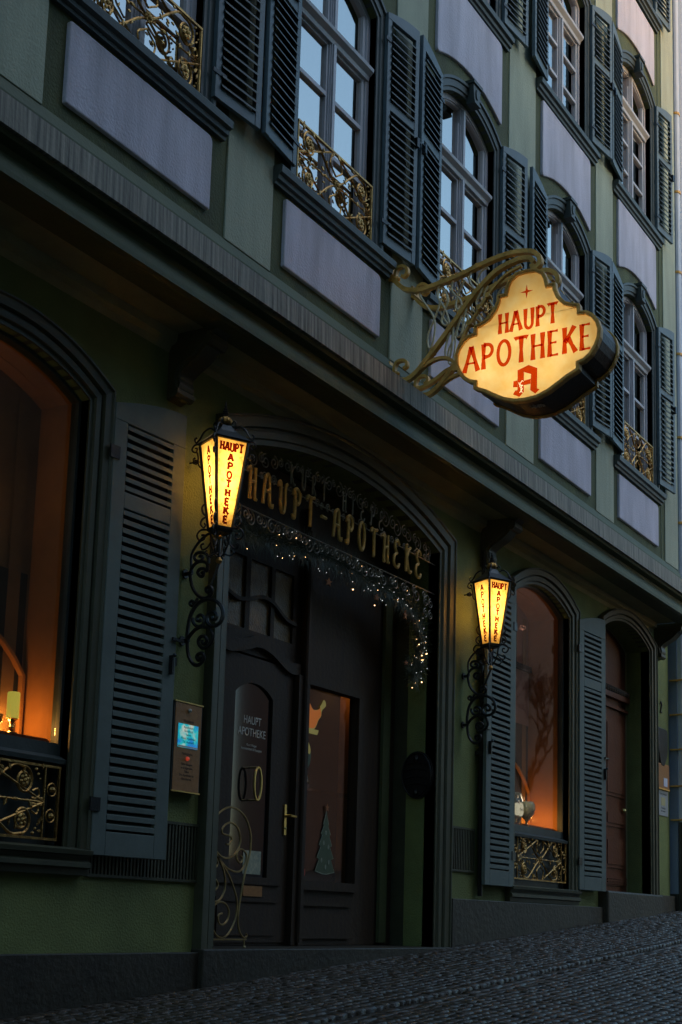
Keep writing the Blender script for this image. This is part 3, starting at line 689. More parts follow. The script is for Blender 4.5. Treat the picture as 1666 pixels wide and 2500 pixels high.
for i in range(26): x = C2-H2+.03+i*.061; m.ball((x, 5.64, 2.76), .022, 6, 4, (1, .6, 1.2)); m.ball((x+.03, 5.645, 2.74), .013, 5, 3)
m.box(C2-H2, C2+H2, 5.65, 5.70, 2.721, 2.73); m.box(C2-H2, C2+H2, 5.645, 5.70, 2.79, 2.80); m.build('carved_lintel', 'wood', rd)
MB().ball((C2+.62, 5.66, 1.35), .03, 8, 6).build('door_knob', 'brass', rd)

# closed back, ends, floor and roof so that no daylight leaks through the rooms
m = MB(); m.box(XL-.1, 16.9, 8.0, 8.1, -1.3, 13.6); m.box(XL-.1, XL, YG+.3, 8.0, -1.3, 13.6); m.box(16.80, 16.9, YG+.3, 8.0, -1.3, 3.7); m.box(16.15, 16.25, 5.36, 8.0, 3.7, 13.6)
m.box(XL-.1, 16.9, YG+.29, 8.0, 3.76, 3.86); m.box(XL-.1, 16.9, YU, 8.1, 13.6, 13.7); m.box(XL, 16.8, YG+.36, 8.0, -1.3, -.28); m.build('house_shell', 'black', bld)
# ================================================================ HANGING SIGN
XS, XB = 8.92, 9.28; YC = 3.885
hs = thing('hanging_sign', 'glowing cloud-shaped pharmacy sign with red lettering on a scrolled bronze bracket', 'sign', (XS, YU, 4.6))
def P(mb, name, m, par, **k):
    o = mb.build(name, m, par, **k); return o
hs_inv = Matrix.Translation((-XS, -YU, -4.6))
def hb(mb, name, m, par=None, **k):       # build in world numbers under the sign's root
    mb.v = [(x-XS, y-YU, z-4.6) for x, y, z in mb.v]; return mb.build(name, m, par or hs, **k)
half = [(0,4.763),(.08,4.757),(.14,4.715),(.165,4.66),(.175,4.612),(.215,4.612),(.232,4.612),(.238,4.56),(.262,4.50),(.31,4.445),(.37,4.42),(.415,4.408),(.422,4.395),(.424,4.350),(.47,4.343),(.52,4.31),(.56,4.255),(.580,4.19),(.575,4.12),(.55,4.06),(.51,4.00),(.455,3.96),(.418,3.95),(.418,3.905),(.40,3.893),(.33,3.862),(.26,3.82),(.18,3.775),(.09,3.745),(0,3.738)]
outl = [(a, z) for a, z in half]+[(-a, z) for a, z in half[-2:0:-1]]
def inset(P_, d):
    k = len(P_); o = []
    for i in range(k):
        a = Vector(P_[i-1]); b = Vector(P_[i]); c = Vector(P_[(i+1) % k]); n1 = (b-a).normalized(); n2 = (c-b).normalized()
        m1 = Vector((n1.y, -n1.x)); m2 = Vector((n2.y, -n2.x)); q = (m1+m2); q = q.normalized() if q.length > 1e-5 else m1
        o.append(tuple(b+q*(d/max(.55, q.dot(m1)))))
    return o
# outline runs clockwise seen from +a right: inside is to the right of travel
inn = inset(outl, .028)
mp = lambda a, x, z: (x, YC-a, z)
def ring(mb, A, B, x0, x1):
    n = len(A); vs = [mp(a, x0, z) for a, z in A]+[mp(a, x0, z) for a, z in B]+[mp(a, x1, z) for a, z in A]+[mp(a, x1, z) for a, z in B]
    fs = []
    for i in range(n):
        j = (i+1) % n; fs += [(i,j,n+j,n+i),(2*n+i,3*n+i,3*n+j,2*n+j),(i,2*n+i,2*n+j,j),(n+i,n+j,3*n+j,3*n+i)]
    mb.add(vs, fs)
fr = MB(); ring(fr, outl, inn, XS-.016, XS+.03); ring(fr, inset(outl, .004), inset(outl, .016), XS-.024, XS-.016)
ring(fr, outl, inn, XB-.02, XB+.016); hb(fr, 'sign_rim', 'bronze')
MT['signbox'] = mat('rusty_sign_case', (.055,.030,.016), .45, .3, bump=.3, bscale=50, col2=(.015,.010,.007), vscale=6, streak=(4,14,14))
cs = MB(); ring(cs, inset(outl, .012), inset(outl, .018), XS+.03, XB-.02); hb(cs, 'sign_case', 'signbox')
fc = MB(); fc.prism([(a, z) for a, z in inset(outl, .026)], XS+.004, XS+.007, lambda a, x, z: (x, YC-a, z)); hb(fc, 'sign_glass', 'opal')
fc = MB(); fc.prism([(a, z) for a, z in inset(outl, .026)], XB-.007, XB-.004, lambda a, x, z: (x, YC-a, z)); hb(fc, 'sign_glass', 'opal')
sm = lambda u, v, n: (XS+.0015-n, YC-u, v)
def signword(text, c0, z0, h, total, w):
    gap = .14; W0 = sum(GL[c][0]+gap for c in text)-gap; sc_ = total/W0; u = c0; k = 0
    for c in text:
        gw, st_ = GL[c]; mb = MB()
        for p in st_:
            bold = (len(p) > 2) or abs(p[0][1]-p[1][1]) > .3
            stroke(mb, [(u+x*sc_, z0+z*h) for x, z in p], w if bold else w*.5, .5, sm, .0003*(k % 6), 0); k += 1
        hb(mb, 'letter', 'film'); u += (gw+gap)*sc_
signword('HAUPT', -.225, 4.303, .157, .47, .023)
signword('APOTHEKE', -.505, 4.050, .200, 1.01, .027)
star = []
for i in range(8): q = math.pi/4*i; rr = (.056 if i % 4 == 2 else .052) if i % 2 == 0 else .013; star.append((0+rr*math.cos(q), 4.594+rr*math.sin(q)))
lt = MB(); lt.sheet([sm(a, z, .001) for a, z in star]); hb(lt, 'star_emblem', 'film'); lt = MB()
# blackletter A emblem: outline of blocks
A = [[(612,985),(670,1000),(670,1165),(612,1165)],[(612,985),(710,937),(790,965),(735,1020),(670,1000)],[(790,965),(790,1150),(728,1165),(735,1020)],
     [(670,1080),(732,1062),(730,1108),(670,1122)],[(728,1165),(790,1150),(812,1157),(775,1198)],[(612,1165),(670,1165),(672,1182),(630,1228),(572,1205),(592,1170)],[(575,1085),(612,1078),(612,1140),(572,1140)]]
A = [[((u-690)*.00087, 4.920-.000846*v-.0001526*u) for u, v in p] for p in A]
for i, p in enumerate(A): lt.sheet([sm(a, z, .0002*i) for a, z in p])
hb(lt, 'letter_emblem', 'film')
MT['cream'] = mat('glowing_cream_paint', (.8,.7,.45), .5, emit=(1,.8,.4,.3))  # glow put into the paint in place of bulb light through the glass
ch = MB()   # chalice and snake on the emblem
ch.tube([(XS-.004, YC+.036-x, z) for x, z in smooth([(-.018,3.895),(-.012,3.875),(.012,3.868),(.0,3.86),(.0,3.825),(.012,3.815)], 3)], .0025, 4)
ch.tube([(XS-.004, YC+.036-x, z) for x, z in smooth([(-.012,3.815),(.0,3.83),(.010,3.845),(-.010,3.86),(-.006,3.885),(.008,3.905),(.016,3.895)], 3)], .0020, 4)
hb(ch, 'chalice_emblem', 'cream')
# worn remains of a sticker under the case
stk = MB(); rnd = random.Random(3)
for i in range(34):
    a, b, s_ = rnd.uniform(-.05, .05), rnd.uniform(.11, .17), rnd.uniform(.003, .008); zz = 3.7400+(a*a*.5)
    stk.box(XS+b-s_, XS+b+s_, YC-.03-a-s_, YC-.03-a+s_*.8, zz+.007, zz+.0105)
hb(stk, 'worn_sticker', 'paper')
for (a, z, e) in ((-.34,4.02,.85),(-.10,3.88,.9),(.18,3.93,.85),(-.02,4.33,.9),(.36,4.12,.8),(.02,4.58,.25),(-.42,4.18,.5),(.2,4.28,.6),(-.22,4.25,.5)):
    l = bpy.data.lights.new('sign_bulb', 'POINT'); l.energy = e*.31; l.color = (1, .83, .60); l.shadow_soft_size = .03
    o = bpy.data.objects.new('sign_bulb', l); S.collection.objects.link(o); o.location = (XS+.20, YC-a, z)
# the double bracket
def flat(mb, pts, x, w=.022, th=.007, k=5):
    """flat iron bar: wide across x, thin in its plane"""
    Q = smooth(pts, k); n = len(Q); vs = []; 
    for i, (y, z) in enumerate(Q):
        a = Q[max(0, i-1)]; b = Q[min(n-1, i+1)]; d = Vector((b[0]-a[0], b[1]-a[1])).normalized(); nx, nz = -d.y*th, d.x*th
        vs += [(x-w, y+nx, z+nz), (x+w, y+nx, z+nz), (x+w, y-nx, z-nz), (x-w, y-nx, z-nz)]
    fs = [(0,1,2,3), tuple(4*(n-1)+j for j in (3,2,1,0))]
    for i in range(n-1):
        for j in range(4): fs.append((4*i+j, 4*i+(j+1) % 4, 4*i+4+(j+1) % 4, 4*i+4+j))
    mb.add(vs, fs)
def bracket(x, dz=0):
    b = MB(); T = lambda L: [(y, z+dz) for y, z in L]
    # upper arm: from the wall scroll out over the sign
    flat(b, T([(5.045,4.985),(5.01,4.94),(4.976,4.895),(4.93,4.85),(4.881,4.823),(4.771,4.80),(4.591,4.82),(4.414,4.85),(4.283,4.886),(4.111,4.918),(3.98,4.925),(3.86,4.905),(3.80,4.865),(3.78,4.81),(3.80,4.775),(3.835,4.775),(3.845,4.80)]), x, .024, .017)
    flat(b, T([(4.976,4.895),(5.0,4.96),(4.985,5.02),(4.94,5.035),(4.90,5.01),(4.895,4.97),(4.92,4.945),(4.945,4.955)]), x, .019, .011)
    # long diagonal from the lower scroll up over the first arm
    flat(b, T([(5.04,4.20),(4.99,4.14),(4.93,4.095),(4.87,4.09),(4.81,4.12),(4.757,4.166),(4.669,4.26),(4.495,4.455),(4.366,4.61),(4.238,4.735),(4.11,4.822),(3.95,4.862),(3.86,4.85),(3.83,4.81)]), x, .024, .017)
    flat(b, T([(4.97,4.12),(4.99,4.19),(4.97,4.245),(4.92,4.255),(4.885,4.235),(4.882,4.20),(4.91,4.185)]), x, .019, .011)
    # inner diagonal close to the sign
    flat(b, T([(4.45,4.24),(4.40,4.35),(4.33,4.46),(4.25,4.57),(4.16,4.68),(4.05,4.77),(3.93,4.81)]), x, .014, .009)
    # lower arm curling to the sign
    flat(b, T([(4.78,4.14),(4.70,4.185),(4.62,4.21),(4.54,4.20),(4.48,4.16),(4.47,4.13)]), x, .018, .012)
    return b
bm_ = bracket(XS+.01); bm_.ball((XS+.01, 4.99, 4.94), .032, 8, 6, (.9, 1, .7)); bm_.ball((XS+.01, 4.975, 4.155), .032, 8, 6, (.9, 1, .7))
bm_.box(XS-.015, XS+.035, 5.02, 5.055, 4.93, 5.03); bm_.box(XS-.015, XS+.035, 5.02, 5.055, 4.15, 4.26)
bm_.tube([(XS-.01, 4.46, 4.11), (XS+.03, 4.46, 4.11)], .03, 10)
hb(bm_, 'bracket', 'bronze')
bb = bracket(XB, .0)
flat(bb, [(5.04,4.19),(4.98,4.155),(4.90,4.165),(4.80,4.21),(4.70,4.265),(4.60,4.27),(4.50,4.22)], XB, .020, .014)
bb.box(XB-.025, XB+.025, 5.02, 5.055, 4.93, 5.03); bb.box(XB-.025, XB+.025, 5.02, 5.055, 4.15, 4.26)
bb.ball((XB, 4.97, 4.155), .03, 8, 6)
for y, z in ((4.881,4.823),(4.45,4.845),(4.40,4.57)): bb.tube([(XS, y, z), (XB, y, z)], .009, 6)
hb(bb, 'bracket', 'bronze')
# twisted wire loops between the bars, collars where they cross
MT['wire'] = mat('pale_bronze_wire', (.70,.55,.32), .35, .3, var=.25, vscale=20)
for x in (XS+.01, XB):
    loops = [[(4.79,4.80),(4.77,4.74),(4.72,4.66),(4.66,4.56),(4.645,4.47),(4.66,4.36),(4.68,4.31),(4.70,4.33),(4.705,4.42),(4.66,4.52),(4.62,4.62),(4.60,4.70)],
             [(4.60,4.82),(4.63,4.77),(4.62,4.70),(4.57,4.62),(4.535,4.53),(4.53,4.48),(4.56,4.47),(4.59,4.51),(4.57,4.58),(4.54,4.66),(4.56,4.74),(4.60,4.78)],
             [(4.49,4.84),(4.51,4.77),(4.49,4.71),(4.44,4.66),(4.42,4.60),(4.44,4.57),(4.47,4.60),(4.46,4.68),(4.42,4.76),(4.40,4.80)],
             [(4.50,4.45),(4.535,4.36),(4.555,4.26),(4.54,4.20),(4.515,4.21),(4.50,4.28),(4.495,4.37),(4.49,4.45)],
             [(4.38,4.60),(4.42,4.52),(4.455,4.42),(4.46,4.36),(4.43,4.36),(4.41,4.42),(4.40,4.50),(4.38,4.58)],
             [(4.34,4.87),(4.36,4.80),(4.33,4.73),(4.30,4.70),(4.27,4.72),(4.29,4.78),(4.26,4.84),(4.21,4.86),(4.20,4.84)],
             [(4.24,4.73),(4.27,4.66),(4.30,4.60),(4.28,4.57),(4.25,4.60),(4.23,4.66),(4.20,4.71)]]
    for L in loops: hb(MB().tube([(x, y, z) for y, z in smooth(L, 4)], .008, 6), 'wire_loop', 'wire')
    for y, z, t in ((4.75,4.80,0),(4.60,4.82,.15),(4.49,4.838,.2),(4.40,4.855,.2),(4.29,4.885,.2),(4.66,4.27,.9),(4.52,4.425,.9),(4.43,4.535,.9),(4.30,4.68,.8),(4.35,4.44,1),(4.27,4.55,1),(4.20,4.63,.9)):
        hb(MB().tube([(x-.026, y, z), (x+.026, y, z)], .021, 8), 'bar_collar', 'bronze')

# ================================================================ WALL LANTERNS
LB={
'c1': [(5.265, 2.146), (5.249, 2.151), (5.251, 2.127), (5.276, 2.13), (5.294, 2.152), (5.279, 2.175), (5.246, 2.174), (5.224, 2.158), (5.217, 2.185), (5.231, 2.211), (5.261, 2.224), (5.302, 2.222), (5.338, 2.195), (5.353, 2.151), (5.348, 2.109), (5.331, 2.059), (5.299, 2.015), (5.26, 1.987), (5.218, 1.98), (5.182, 1.997), (5.172, 2.027), (5.19, 2.052), (5.218, 2.048), (5.221, 2.025), (5.2, 2.016), (5.193, 2.032)] ,
'c2': [(5.212, 2.205), (5.214, 2.24), (5.234, 2.27), (5.277, 2.285), (5.314, 2.279), (5.325, 2.256), (5.307, 2.233), (5.274, 2.229), (5.258, 2.248), (5.276, 2.264), (5.287, 2.251)] ,
'c3': [(5.324, 1.951), (5.314, 1.955), (5.32, 1.938), (5.339, 1.943), (5.346, 1.961), (5.328, 1.971), (5.304, 1.957), (5.292, 1.973), (5.285, 1.986)] ,
'c4': [(5.355, 1.726), (5.353, 1.791), (5.337, 1.875), (5.302, 1.93), (5.259, 1.96), (5.193, 1.969), (5.135, 1.948), (5.092, 1.907), (5.081, 1.859), (5.095, 1.816), (5.131, 1.793), (5.167, 1.792), (5.197, 1.818), (5.205, 1.85), (5.188, 1.877), (5.156, 1.883), (5.13, 1.86), (5.137, 1.837), (5.157, 1.835), (5.166, 1.85)] ,
'c5': [(5.315, 1.859), (5.314, 1.835), (5.296, 1.81), (5.266, 1.797), (5.234, 1.808), (5.223, 1.838), (5.237, 1.863), (5.262, 1.872), (5.284, 1.856), (5.278, 1.836), (5.256, 1.834), (5.252, 1.847)] ,
'c6': [(5.233, 1.794), (5.258, 1.793), (5.298, 1.776), (5.337, 1.738), (5.352, 1.705), (5.344, 1.637), (5.324, 1.588), (5.294, 1.556), (5.26, 1.547), (5.228, 1.565), (5.214, 1.594), (5.227, 1.618), (5.256, 1.62), (5.271, 1.601), (5.26, 1.582), (5.242, 1.586), (5.245, 1.601)] ,
'c7': [(5.233, 1.794), (5.183, 1.777), (5.156, 1.737), (5.156, 1.697), (5.185, 1.666), (5.225, 1.655), (5.255, 1.674), (5.265, 1.705), (5.246, 1.731), (5.217, 1.729), (5.197, 1.704), (5.21, 1.683), (5.233, 1.689), (5.236, 1.707)] ,
}
def lantern(x0, label):
    L = thing('wall_lantern', label, 'lantern', (x0, YG, 2.0), 'wrought iron pharmacy lanterns beside the entrance')
    YL = 5.13
    def lb(mb, name, m, par=None, **k):
        mb.v = [(x-x0, y-YG, z-2.0) for x, y, z in mb.v]; return mb.build(name, m, par or L, **k)
    C_, Sn = math.cos(-R(27)), math.sin(-R(27))
    def W_(a, b, z): return (x0+a*C_-b*Sn, YL+a*Sn+b*C_, z)
    zb, zt, hb_, ht = 2.43, 2.985, .054, .112
    hw_ = lambda z: hb_+(ht-hb_)*(z-zb)/(zt-zb)
    gl = MB()
    for k in range(4):
        q = k*math.pi/2; c, s = math.cos(q), math.sin(q)
        r4 = lambda a, b, z: W_(a*c-b*s, a*s+b*c, z)
        gl.add([r4(-hw_(zb)*.93, -hw_(zb), zb), r4(hw_(zb)*.93, -hw_(zb), zb), r4(hw_(zt)*.93, -hw_(zt), zt), r4(-hw_(zt)*.93, -hw_(zt), zt)], [(0,1,2,3)])
    lb(gl, 'lantern_glass', 'opal2')
    fr = MB()
    for sx in (-1, 1):
        for sy in (-1, 1):
            fr.tube([W_(sx*hw_(z), sy*hw_(z), z) for z in (zb-.10, zb-.02)], .008, 4) if False else None
            fr.tube([W_(sx*(hw_(zb)+.001), sy*(hw_(zb)+.001), zb-.02), W_(sx*(ht+.003), sy*(ht+.003), zt+.01)], .011, 4)
    for z, h_, t in ((zt+.008, ht+.006, .012), (zb-.012, hb_+.004, .012), (zb-.03, hb_-.004, .010)):
        for k in range(4):
            q = k*math.pi/2; c, s = math.cos(q), math.sin(q)
            fr.tube([W_(-h_*c+h_*s, -h_*s-h_*c, z), W_(h_*c+h_*s, h_*s-h_*c, z)], t, 4)
    lb(fr, 'lantern_frame', 'iron')
    rf = MB(); prof = [(ht+.022, zt+.012), (ht-.01, zt+.040), (.062, zt+.075), (.038, zt+.11), (.030, zt+.125)]
    for (a, z1), (b, z2) in zip(prof, prof[1:]):
        for k in range(4):
            q = k*math.pi/2; c, s = math.cos(q), math.sin(q); r4 = lambda u, v, z: W_(u*c-v*s, u*s+v*c, z)
            rf.add([r4(-a,-a,z1), r4(a,-a,z1), r4(b,-b,z2), r4(-b,-b,z2)], [(0,1,2,3)])
    rf.add([W_(-.03,-.03,zt+.125), W_(.03,-.03,zt+.125), W_(.03,.03,zt+.125), W_(-.03,.03,zt+.125)], [(0,1,2,3)])
    MT.setdefault('roofm', mat('blackened_copper_roof', (.06,.075,.085), .45, .5, bump=.2, var=.3))
    lb(rf, 'lantern_roof', 'roofm')
    fn = MB(); cz = zt+.125
    for k in range(7): q = k*2*math.pi/7; fn.ball((x0+.030*math.cos(q), YL+.030*math.sin(q), cz+.028), .020, 7, 5, (1, 1, 1.3))
    fn.ball((x0, YL, cz+.045), .028, 8, 6); lb(fn, 'gilded_finial', 'gold')
    fn = MB()
    for k in range(5): fn.lathe((x0, YL, cz+.062+.016*k), [(.026-.0045*k, 0), (.028-.0045*k, .005), (.020-.004*k, .012)], 10)
    fn.tube([(x0, YL, cz+.14), (x0, YL, cz+.175)], [.006, .001], 6); lb(fn, 'spiral_tip', 'iron')
    # corner scrolls on roof and body
    def dg(k, r_, z): q = R(45)+k*math.pi/2-R(27)-0; return (x0+r_*math.cos(q), YL+r_*math.sin(q), z)
    for k in range(4):
        rr = ht*1.414; sc = MB()
        sc.tube([dg(k, a, b) for a, b in smooth([(.045,zt+.13),(.06,zt+.155),(.075,zt+.14),(.07,zt+.12)], 3)], .005, 5)
        sc.tube([dg(k, a, b) for a, b in smooth([(.07,zt+.10),(.10,zt+.115),(.14,zt+.09),(.165,zt+.045),(.19,zt+.02),(.20,zt+.045),(.185,zt+.055)], 3)], .006, 5)
        sc.tube([dg(k, a, b) for a, b in smooth([(.155,zt+.01),(.20,zt+.005),(.215,zt-.03),(.19,zt-.045),(.18,zt-.02),(.195,zt-.015)], 3)], .006, 5)
        sc.tube([dg(k, a, b) for a, b in smooth([(.18,zt-.045),(.17,zt-.09),(.195,zt-.115),(.205,zt-.09),(.19,zt-.08)], 3)], .006, 5)
        sc.tube([dg(k, a, b) for a, b in smooth([(.172,zt-.09),(.165,zt-.13),(.15,zt-.15),(.145,zt-.135)], 3)], .005, 5)
        # lower body scrolls down to the drop
        sc.tube([dg(k, a, b) for a, b in smooth([(.105,zb+.17),(.13,zb+.14),(.12,zb+.10),(.10,zb+.08),(.125,zb+.06),(.135,zb+.03),(.115,zb+.005),(.10,zb+.02),(.11,zb+.035)], 3)], .0065, 5)
        sc.tube([dg(k, a, b) for a, b in smooth([(.085,zb-.01),(.13,zb-.01),(.155,zb-.045),(.135,zb-.08),(.105,zb-.07),(.105,zb-.045),(.125,zb-.045)], 3)], .0065, 5)
        sc.tube([dg(k, a, b) for a, b in smooth([(.066,zb-.03),(.06,zb-.09),(.085,zb-.13),(.115,zb-.14),(.125,zb-.11),(.105,zb-.10)], 3)], .006, 5)
        sc.tube([dg(k, a, b) for a, b in smooth([(.065,zb-.03),(.058,zb-.10),(.03,zb-.17),(.012,zb-.19)], 3)], .006, 5)
        sc.tube([dg(k, a, b) for a, b in smooth([(.03,zb-.17),(.07,zb-.185),(.095,zb-.165),(.085,zb-.145)], 3)], .006, 5)
        lb(sc, 'corner_scroll', 'iron')
    dr = MB(); dr.lathe((x0, YL, zb-.24), [(.002,0),(.014,.008),(.022,.022),(.015,.038),(.010,.045)], 10); dr.ball((x0, YL, zb-.06), .014, 8, 5); lb(dr, 'gilded_drop', 'gold')
    # wall bracket in the plane square to the wall
    br = MB(); r_ = dict(c1=.012, c2=.011, c3=.010, c4=.013, c5=.011, c6=.013, c7=.012)
    for key, pts in LB.items(): br.tube([(x0, y, z) for y, z in smooth(pts, 4)], r_[key], 6)
    for z in (1.715, 2.155):
        br.tube([(x0, 5.34, z), (x0, 5.405, z)], .014, 6); br.tube([(x0, 5.388, z), (x0, 5.40, z)], .032, 8)
    br.tube([(x0, YL, 2.40), (x0, YL, 2.20)], .006, 6); br.tube([(x0, 5.20, 2.24), (x0, YL+.05, 2.28)], .009, 6); br.tube([(x0, 5.19, 2.05), (x0, YL, 2.20)], .009, 6)
    br.tube([(x0, y, z) for y, z in smooth([(5.34,2.155),(5.35,2.28),(5.28,2.37),(5.20,2.41)], 4)], .009, 6)
    br.tube([(x0, YG, 2.90), (x0, 5.33, 2.90)], .006, 5); br.ball((x0, 5.35, 2.90), .018, 6, 4, (1,1.6,1))
    lb(br, 'wall_bracket', 'iron')
    # words on the two street-side panes
    def word(k, head):
        lt = MB()
        q = k*math.pi/2; c, s = math.cos(q), math.sin(q)
        def m(u, v, n):
            a, b = u, -(hw_(v)+.004+n); return W_(a*c-b*s, a*s+b*c, v)
        n0 = 0; z = zt-.045
        if head:
            W0 = sum(GL[g][0]+.10 for g in 'HAUPT')-.10; sc_ = .165/W0; u = -.0825
            for g in 'HAUPT':
                for p in GL[g][1]: stroke(lt, [(u+x*sc_, zt-.075+zz_*.055) for x, zz_ in p], .0125, .4, m, .0002*(n0 % 5), 0); n0 += 1
                u += (GL[g][0]+.10)*sc_
            z = zt-.085
        else: z = zt-.025
        hh = (z-zb-.012)/8
        for i, g in enumerate('APOTHEKE'):
            z0 = z-hh*(i+1)+.006; wd = min(.062, hw_(z0)*1.15) if True else .05; gw = GL[g][0]; sc_ = wd*.62/gw*min(1, gw/.6)
            for p in GL[g][1]: stroke(lt, [((x-gw/2)*sc_, z0+zz_*(hh-.012)) for x, zz_ in p], .0140, .4, m, .0002*(n0 % 5), 0); n0 += 1
        lb(lt, 'pane_lettering', 'film2')
    word(0, True); word(3, False); word(1, True); word(2, False)
    for zz_, e in ((2.60, .22), (2.74, .42), (2.88, .30)):
        l = bpy.data.lights.new('lantern_bulb', 'POINT'); l.energy = e; l.color = (1, .62, .25); l.shadow_soft_size = .022
        o = bpy.data.objects.new('lantern_bulb', l); S.collection.objects.link(o); o.location = (x0, YL, zz_)
    bu = MB(); bu.ball((x0, YL, 2.76), .0, 8, 6) if False else bu.lathe((x0, YL, zb), [(.010,0),(.010,.10),(.014,.11),(.010,.12)], 8); lb(bu, 'bulb_holder', 'iron')
    return L
lantern(6.95, 'lit wrought iron lantern with amber lettered panes left of the entrance')
lantern(11.05, 'lit wrought iron lantern with amber lettered panes right of the entrance, beside the shuttered window')

# ================================================================ SCROLLED LETTERING OVER THE ENTRANCE
es = thing('entrance_lettering', 'wrought iron scroll frame with old gold pharmacy letters spanning the entrance arch', 'sign', (CD, 5.46, 3.0))
def eb(mb, name, m, **k):
    mb.v = [(x-CD, y-5.46, z-3.0) for x, y, z in mb.v]; return mb.build(name, m, es, **k)
MT['wiron'] = mat('worn_wrought_iron', (.26,.25,.20), .4, .3, var=.3, vscale=20)
FANCY = {
 'H': [[(.0,.85),(.12,.98),(.16,.8),(.14,.05),(.2,0)],[(.5,1),(.48,.1),(.6,.0)],[(.14,.5),(.5,.56)]],
 'A': [[(0,.0),(.05,.4),(.12,.85),(.25,1),(.38,.95),(.42,.7),(.45,.2),(.52,.02),(.65,0),(.66,.1)],[(.06,.45),(.43,.45)]],
 'U': [[(.0,.8),(.04,.97),(.14,.95),(.17,.7),(.17,.3),(.26,.03),(.42,.03),(.5,.3),(.5,.75),(.56,.97),(.64,.95)]],
 'P': [[(.16,.9),(.16,.2),(.12,.0),(.02,.02),(.0,.12)],[(.02,.75),(.1,.95),(.3,1),(.48,.88),(.5,.65),(.36,.5),(.22,.52),(.22,.62)]],
 'T': [[(.28,.95),(.28,.05),(.24,0)],[(0,.82),(.06,.97),(.2,.95),(.45,.97),(.56,1)]],
 '-': [[(.05,.5),(.45,.5)]],
 'O': [[(.26+.24*math.cos(q), .5+.5*math.sin(q)) for q in [math.pi/2+2*math.pi*i/14 for i in range(15)]]],
 'E': [[(.5,.85),(.36,1),(.14,.92),(.12,.68),(.3,.52)],[(.3,.52),(.06,.4),(.0,.15),(.16,0),(.4,.0),(.5,.15)]],
 'K': [[(.06,.97),(.12,.9),(.12,.0)],[(.52,.95),(.36,.85),(.14,.48)],[(.18,.54),(.36,.12),(.5,0),(.6,.08)]],
 'R': [[(.12,.9),(.12,0)],[(.02,.8),(.2,1),(.4,.9),(.4,.65),(.2,.5)],[(.2,.5),(.5,0)]], 'I': [[(.15,1),(.15,0)]], ' ': [],
}
def fancy(nm, mt, text, x0, z0, h, pitch, r, y):
    for i, c in enumerate(text):
        if c == ' ': continue
        mb = MB()
        for p in FANCY[c]: mb.tube([(x0+pitch*i+x*h*.78, y, z0+z*h) for x, z in smooth(p, 3)], r, 5, flat=(1, 1))
        eb(mb, nm, mt)
fancy('gold_letter', 'signp', 'HAUPT-APOTHEKE', 7.60, 2.86, .225, .1915, .0135, 5.39)
fancy('iron_letter', 'wiron', 'KURT HIEPE', 8.17, 3.12, .15, .148, .0075, 5.42)
sw = MB(); rnd = random.Random(11)
def ycurve(x, base, cr): return base+cr*(1-((x-CD)/HD)**2)
sw.tube([(CD+HD*(i/20*2-1), 5.44, ycurve(CD+HD*(i/20*2-1), 3.06, .02)) for i in range(21)], .005, 5)
sw.tube([(CD+HD*(i/20*2-1), 5.44, ycurve(CD+HD*(i/20*2-1), 2.80, .0)) for i in range(21)], .005, 5)
x = CD-HD+.05; i = 0
while x < CD+HD-.05:
    r = rnd.uniform(.04, .075)
    for base, d in ((2.80, -1), (3.34+(-.16*abs((x-CD)/HD)**2), -1), (3.06, 1)):
        rr = r*rnd.uniform(.7, 1.1) if base != 3.06 else r*.6
        sp = spiral(x, base+d*rr, rr, 90*(-d), 1.5, rnd.choice((-1, 1)), .2)
        sw.tube([(a, 5.44+.01*(i % 2), b) for a, b in sp], .0052, 5)
    x += r*1.55; i += 1
for x in (CD+HD-.16, CD+HD-.07):
    for z in (2.60, 2.70): sw.tube([(a, 5.44, b) for a, b in spiral(x, z, .045, 90, 1.6, 1, .2)], .004, 5)
eb(sw, 'scrollwork', 'wiron')
# ================================================================ GARLAND WITH FAIRY LIGHTS, STRAW STARS
GP = smooth([(7.45,2.62),(7.8,2.66),(8.2,2.70),(8.6,2.73),(9.1,2.74),(9.5,2.70),(9.9,2.68),(10.2,2.62),(10.38,2.48),(10.42,2.25),(10.30,2.05)], 8)
ga = thing('fir_garland', 'fir garland with tiny warm fairy lights hanging below the gold entrance letters', 'garland', (CD, 5.5, 2.7))
gm = MB(); rnd = random.Random(5); gm.tube([(x, 5.5, z) for x, z in GP], .010, 5)
for x, z in GP:
    for k in range(80):
        q = rnd.uniform(0, 2*math.pi); l = rnd.uniform(.05, .19); d = Vector((math.cos(q)*.9, rnd.uniform(-.5, .5), math.sin(q)-.25)).normalized()
        p = Vector((x+rnd.uniform(-.03, .03), 5.5, z)); e = p+d*l; n = d.cross(Vector((0, 1, .3))).normalized()*.0045
        gm.add([p-n, p+n, e], [(0, 1, 2)])
gm.v = [(x-CD, y-5.5, z-2.7) for x, y, z in gm.v]; gm.build('fir_twigs', 'pine', ga)
MT['fairy'] = mat('fairy_light', (1,.8,.5), .5, emit=(1,.58,.24,1.7)); MT['fairy2'] = mat('glint_glow', (.6,.65,.6), .3, emit=(.8,.85,.8,.5))
fb = None
for k in range(48):
    x, z = rnd.choice(GP); 
    if k < 18: x, z = rnd.choice(GP[60:])
    z += rnd.uniform(-.16, .10); x += rnd.uniform(-.04, .04)
    if z > 2.83 or x > CD+HD-.03: z -= .2; x = min(x, CD+HD-.05)
    if fb is None: fb = o = MB().ball((0,0,0), .0040, 6, 4).build('fairy_bulb', 'fairy', ga)
    else: o = dup(fb, ga)
    o.location = (x-CD, rnd.uniform(-.06, .05), z-2.7)
    sc_ = rnd.choice((.5, .6, .8, 1.0, 1.25)); o.scale = (sc_,)*3
tp = MB()
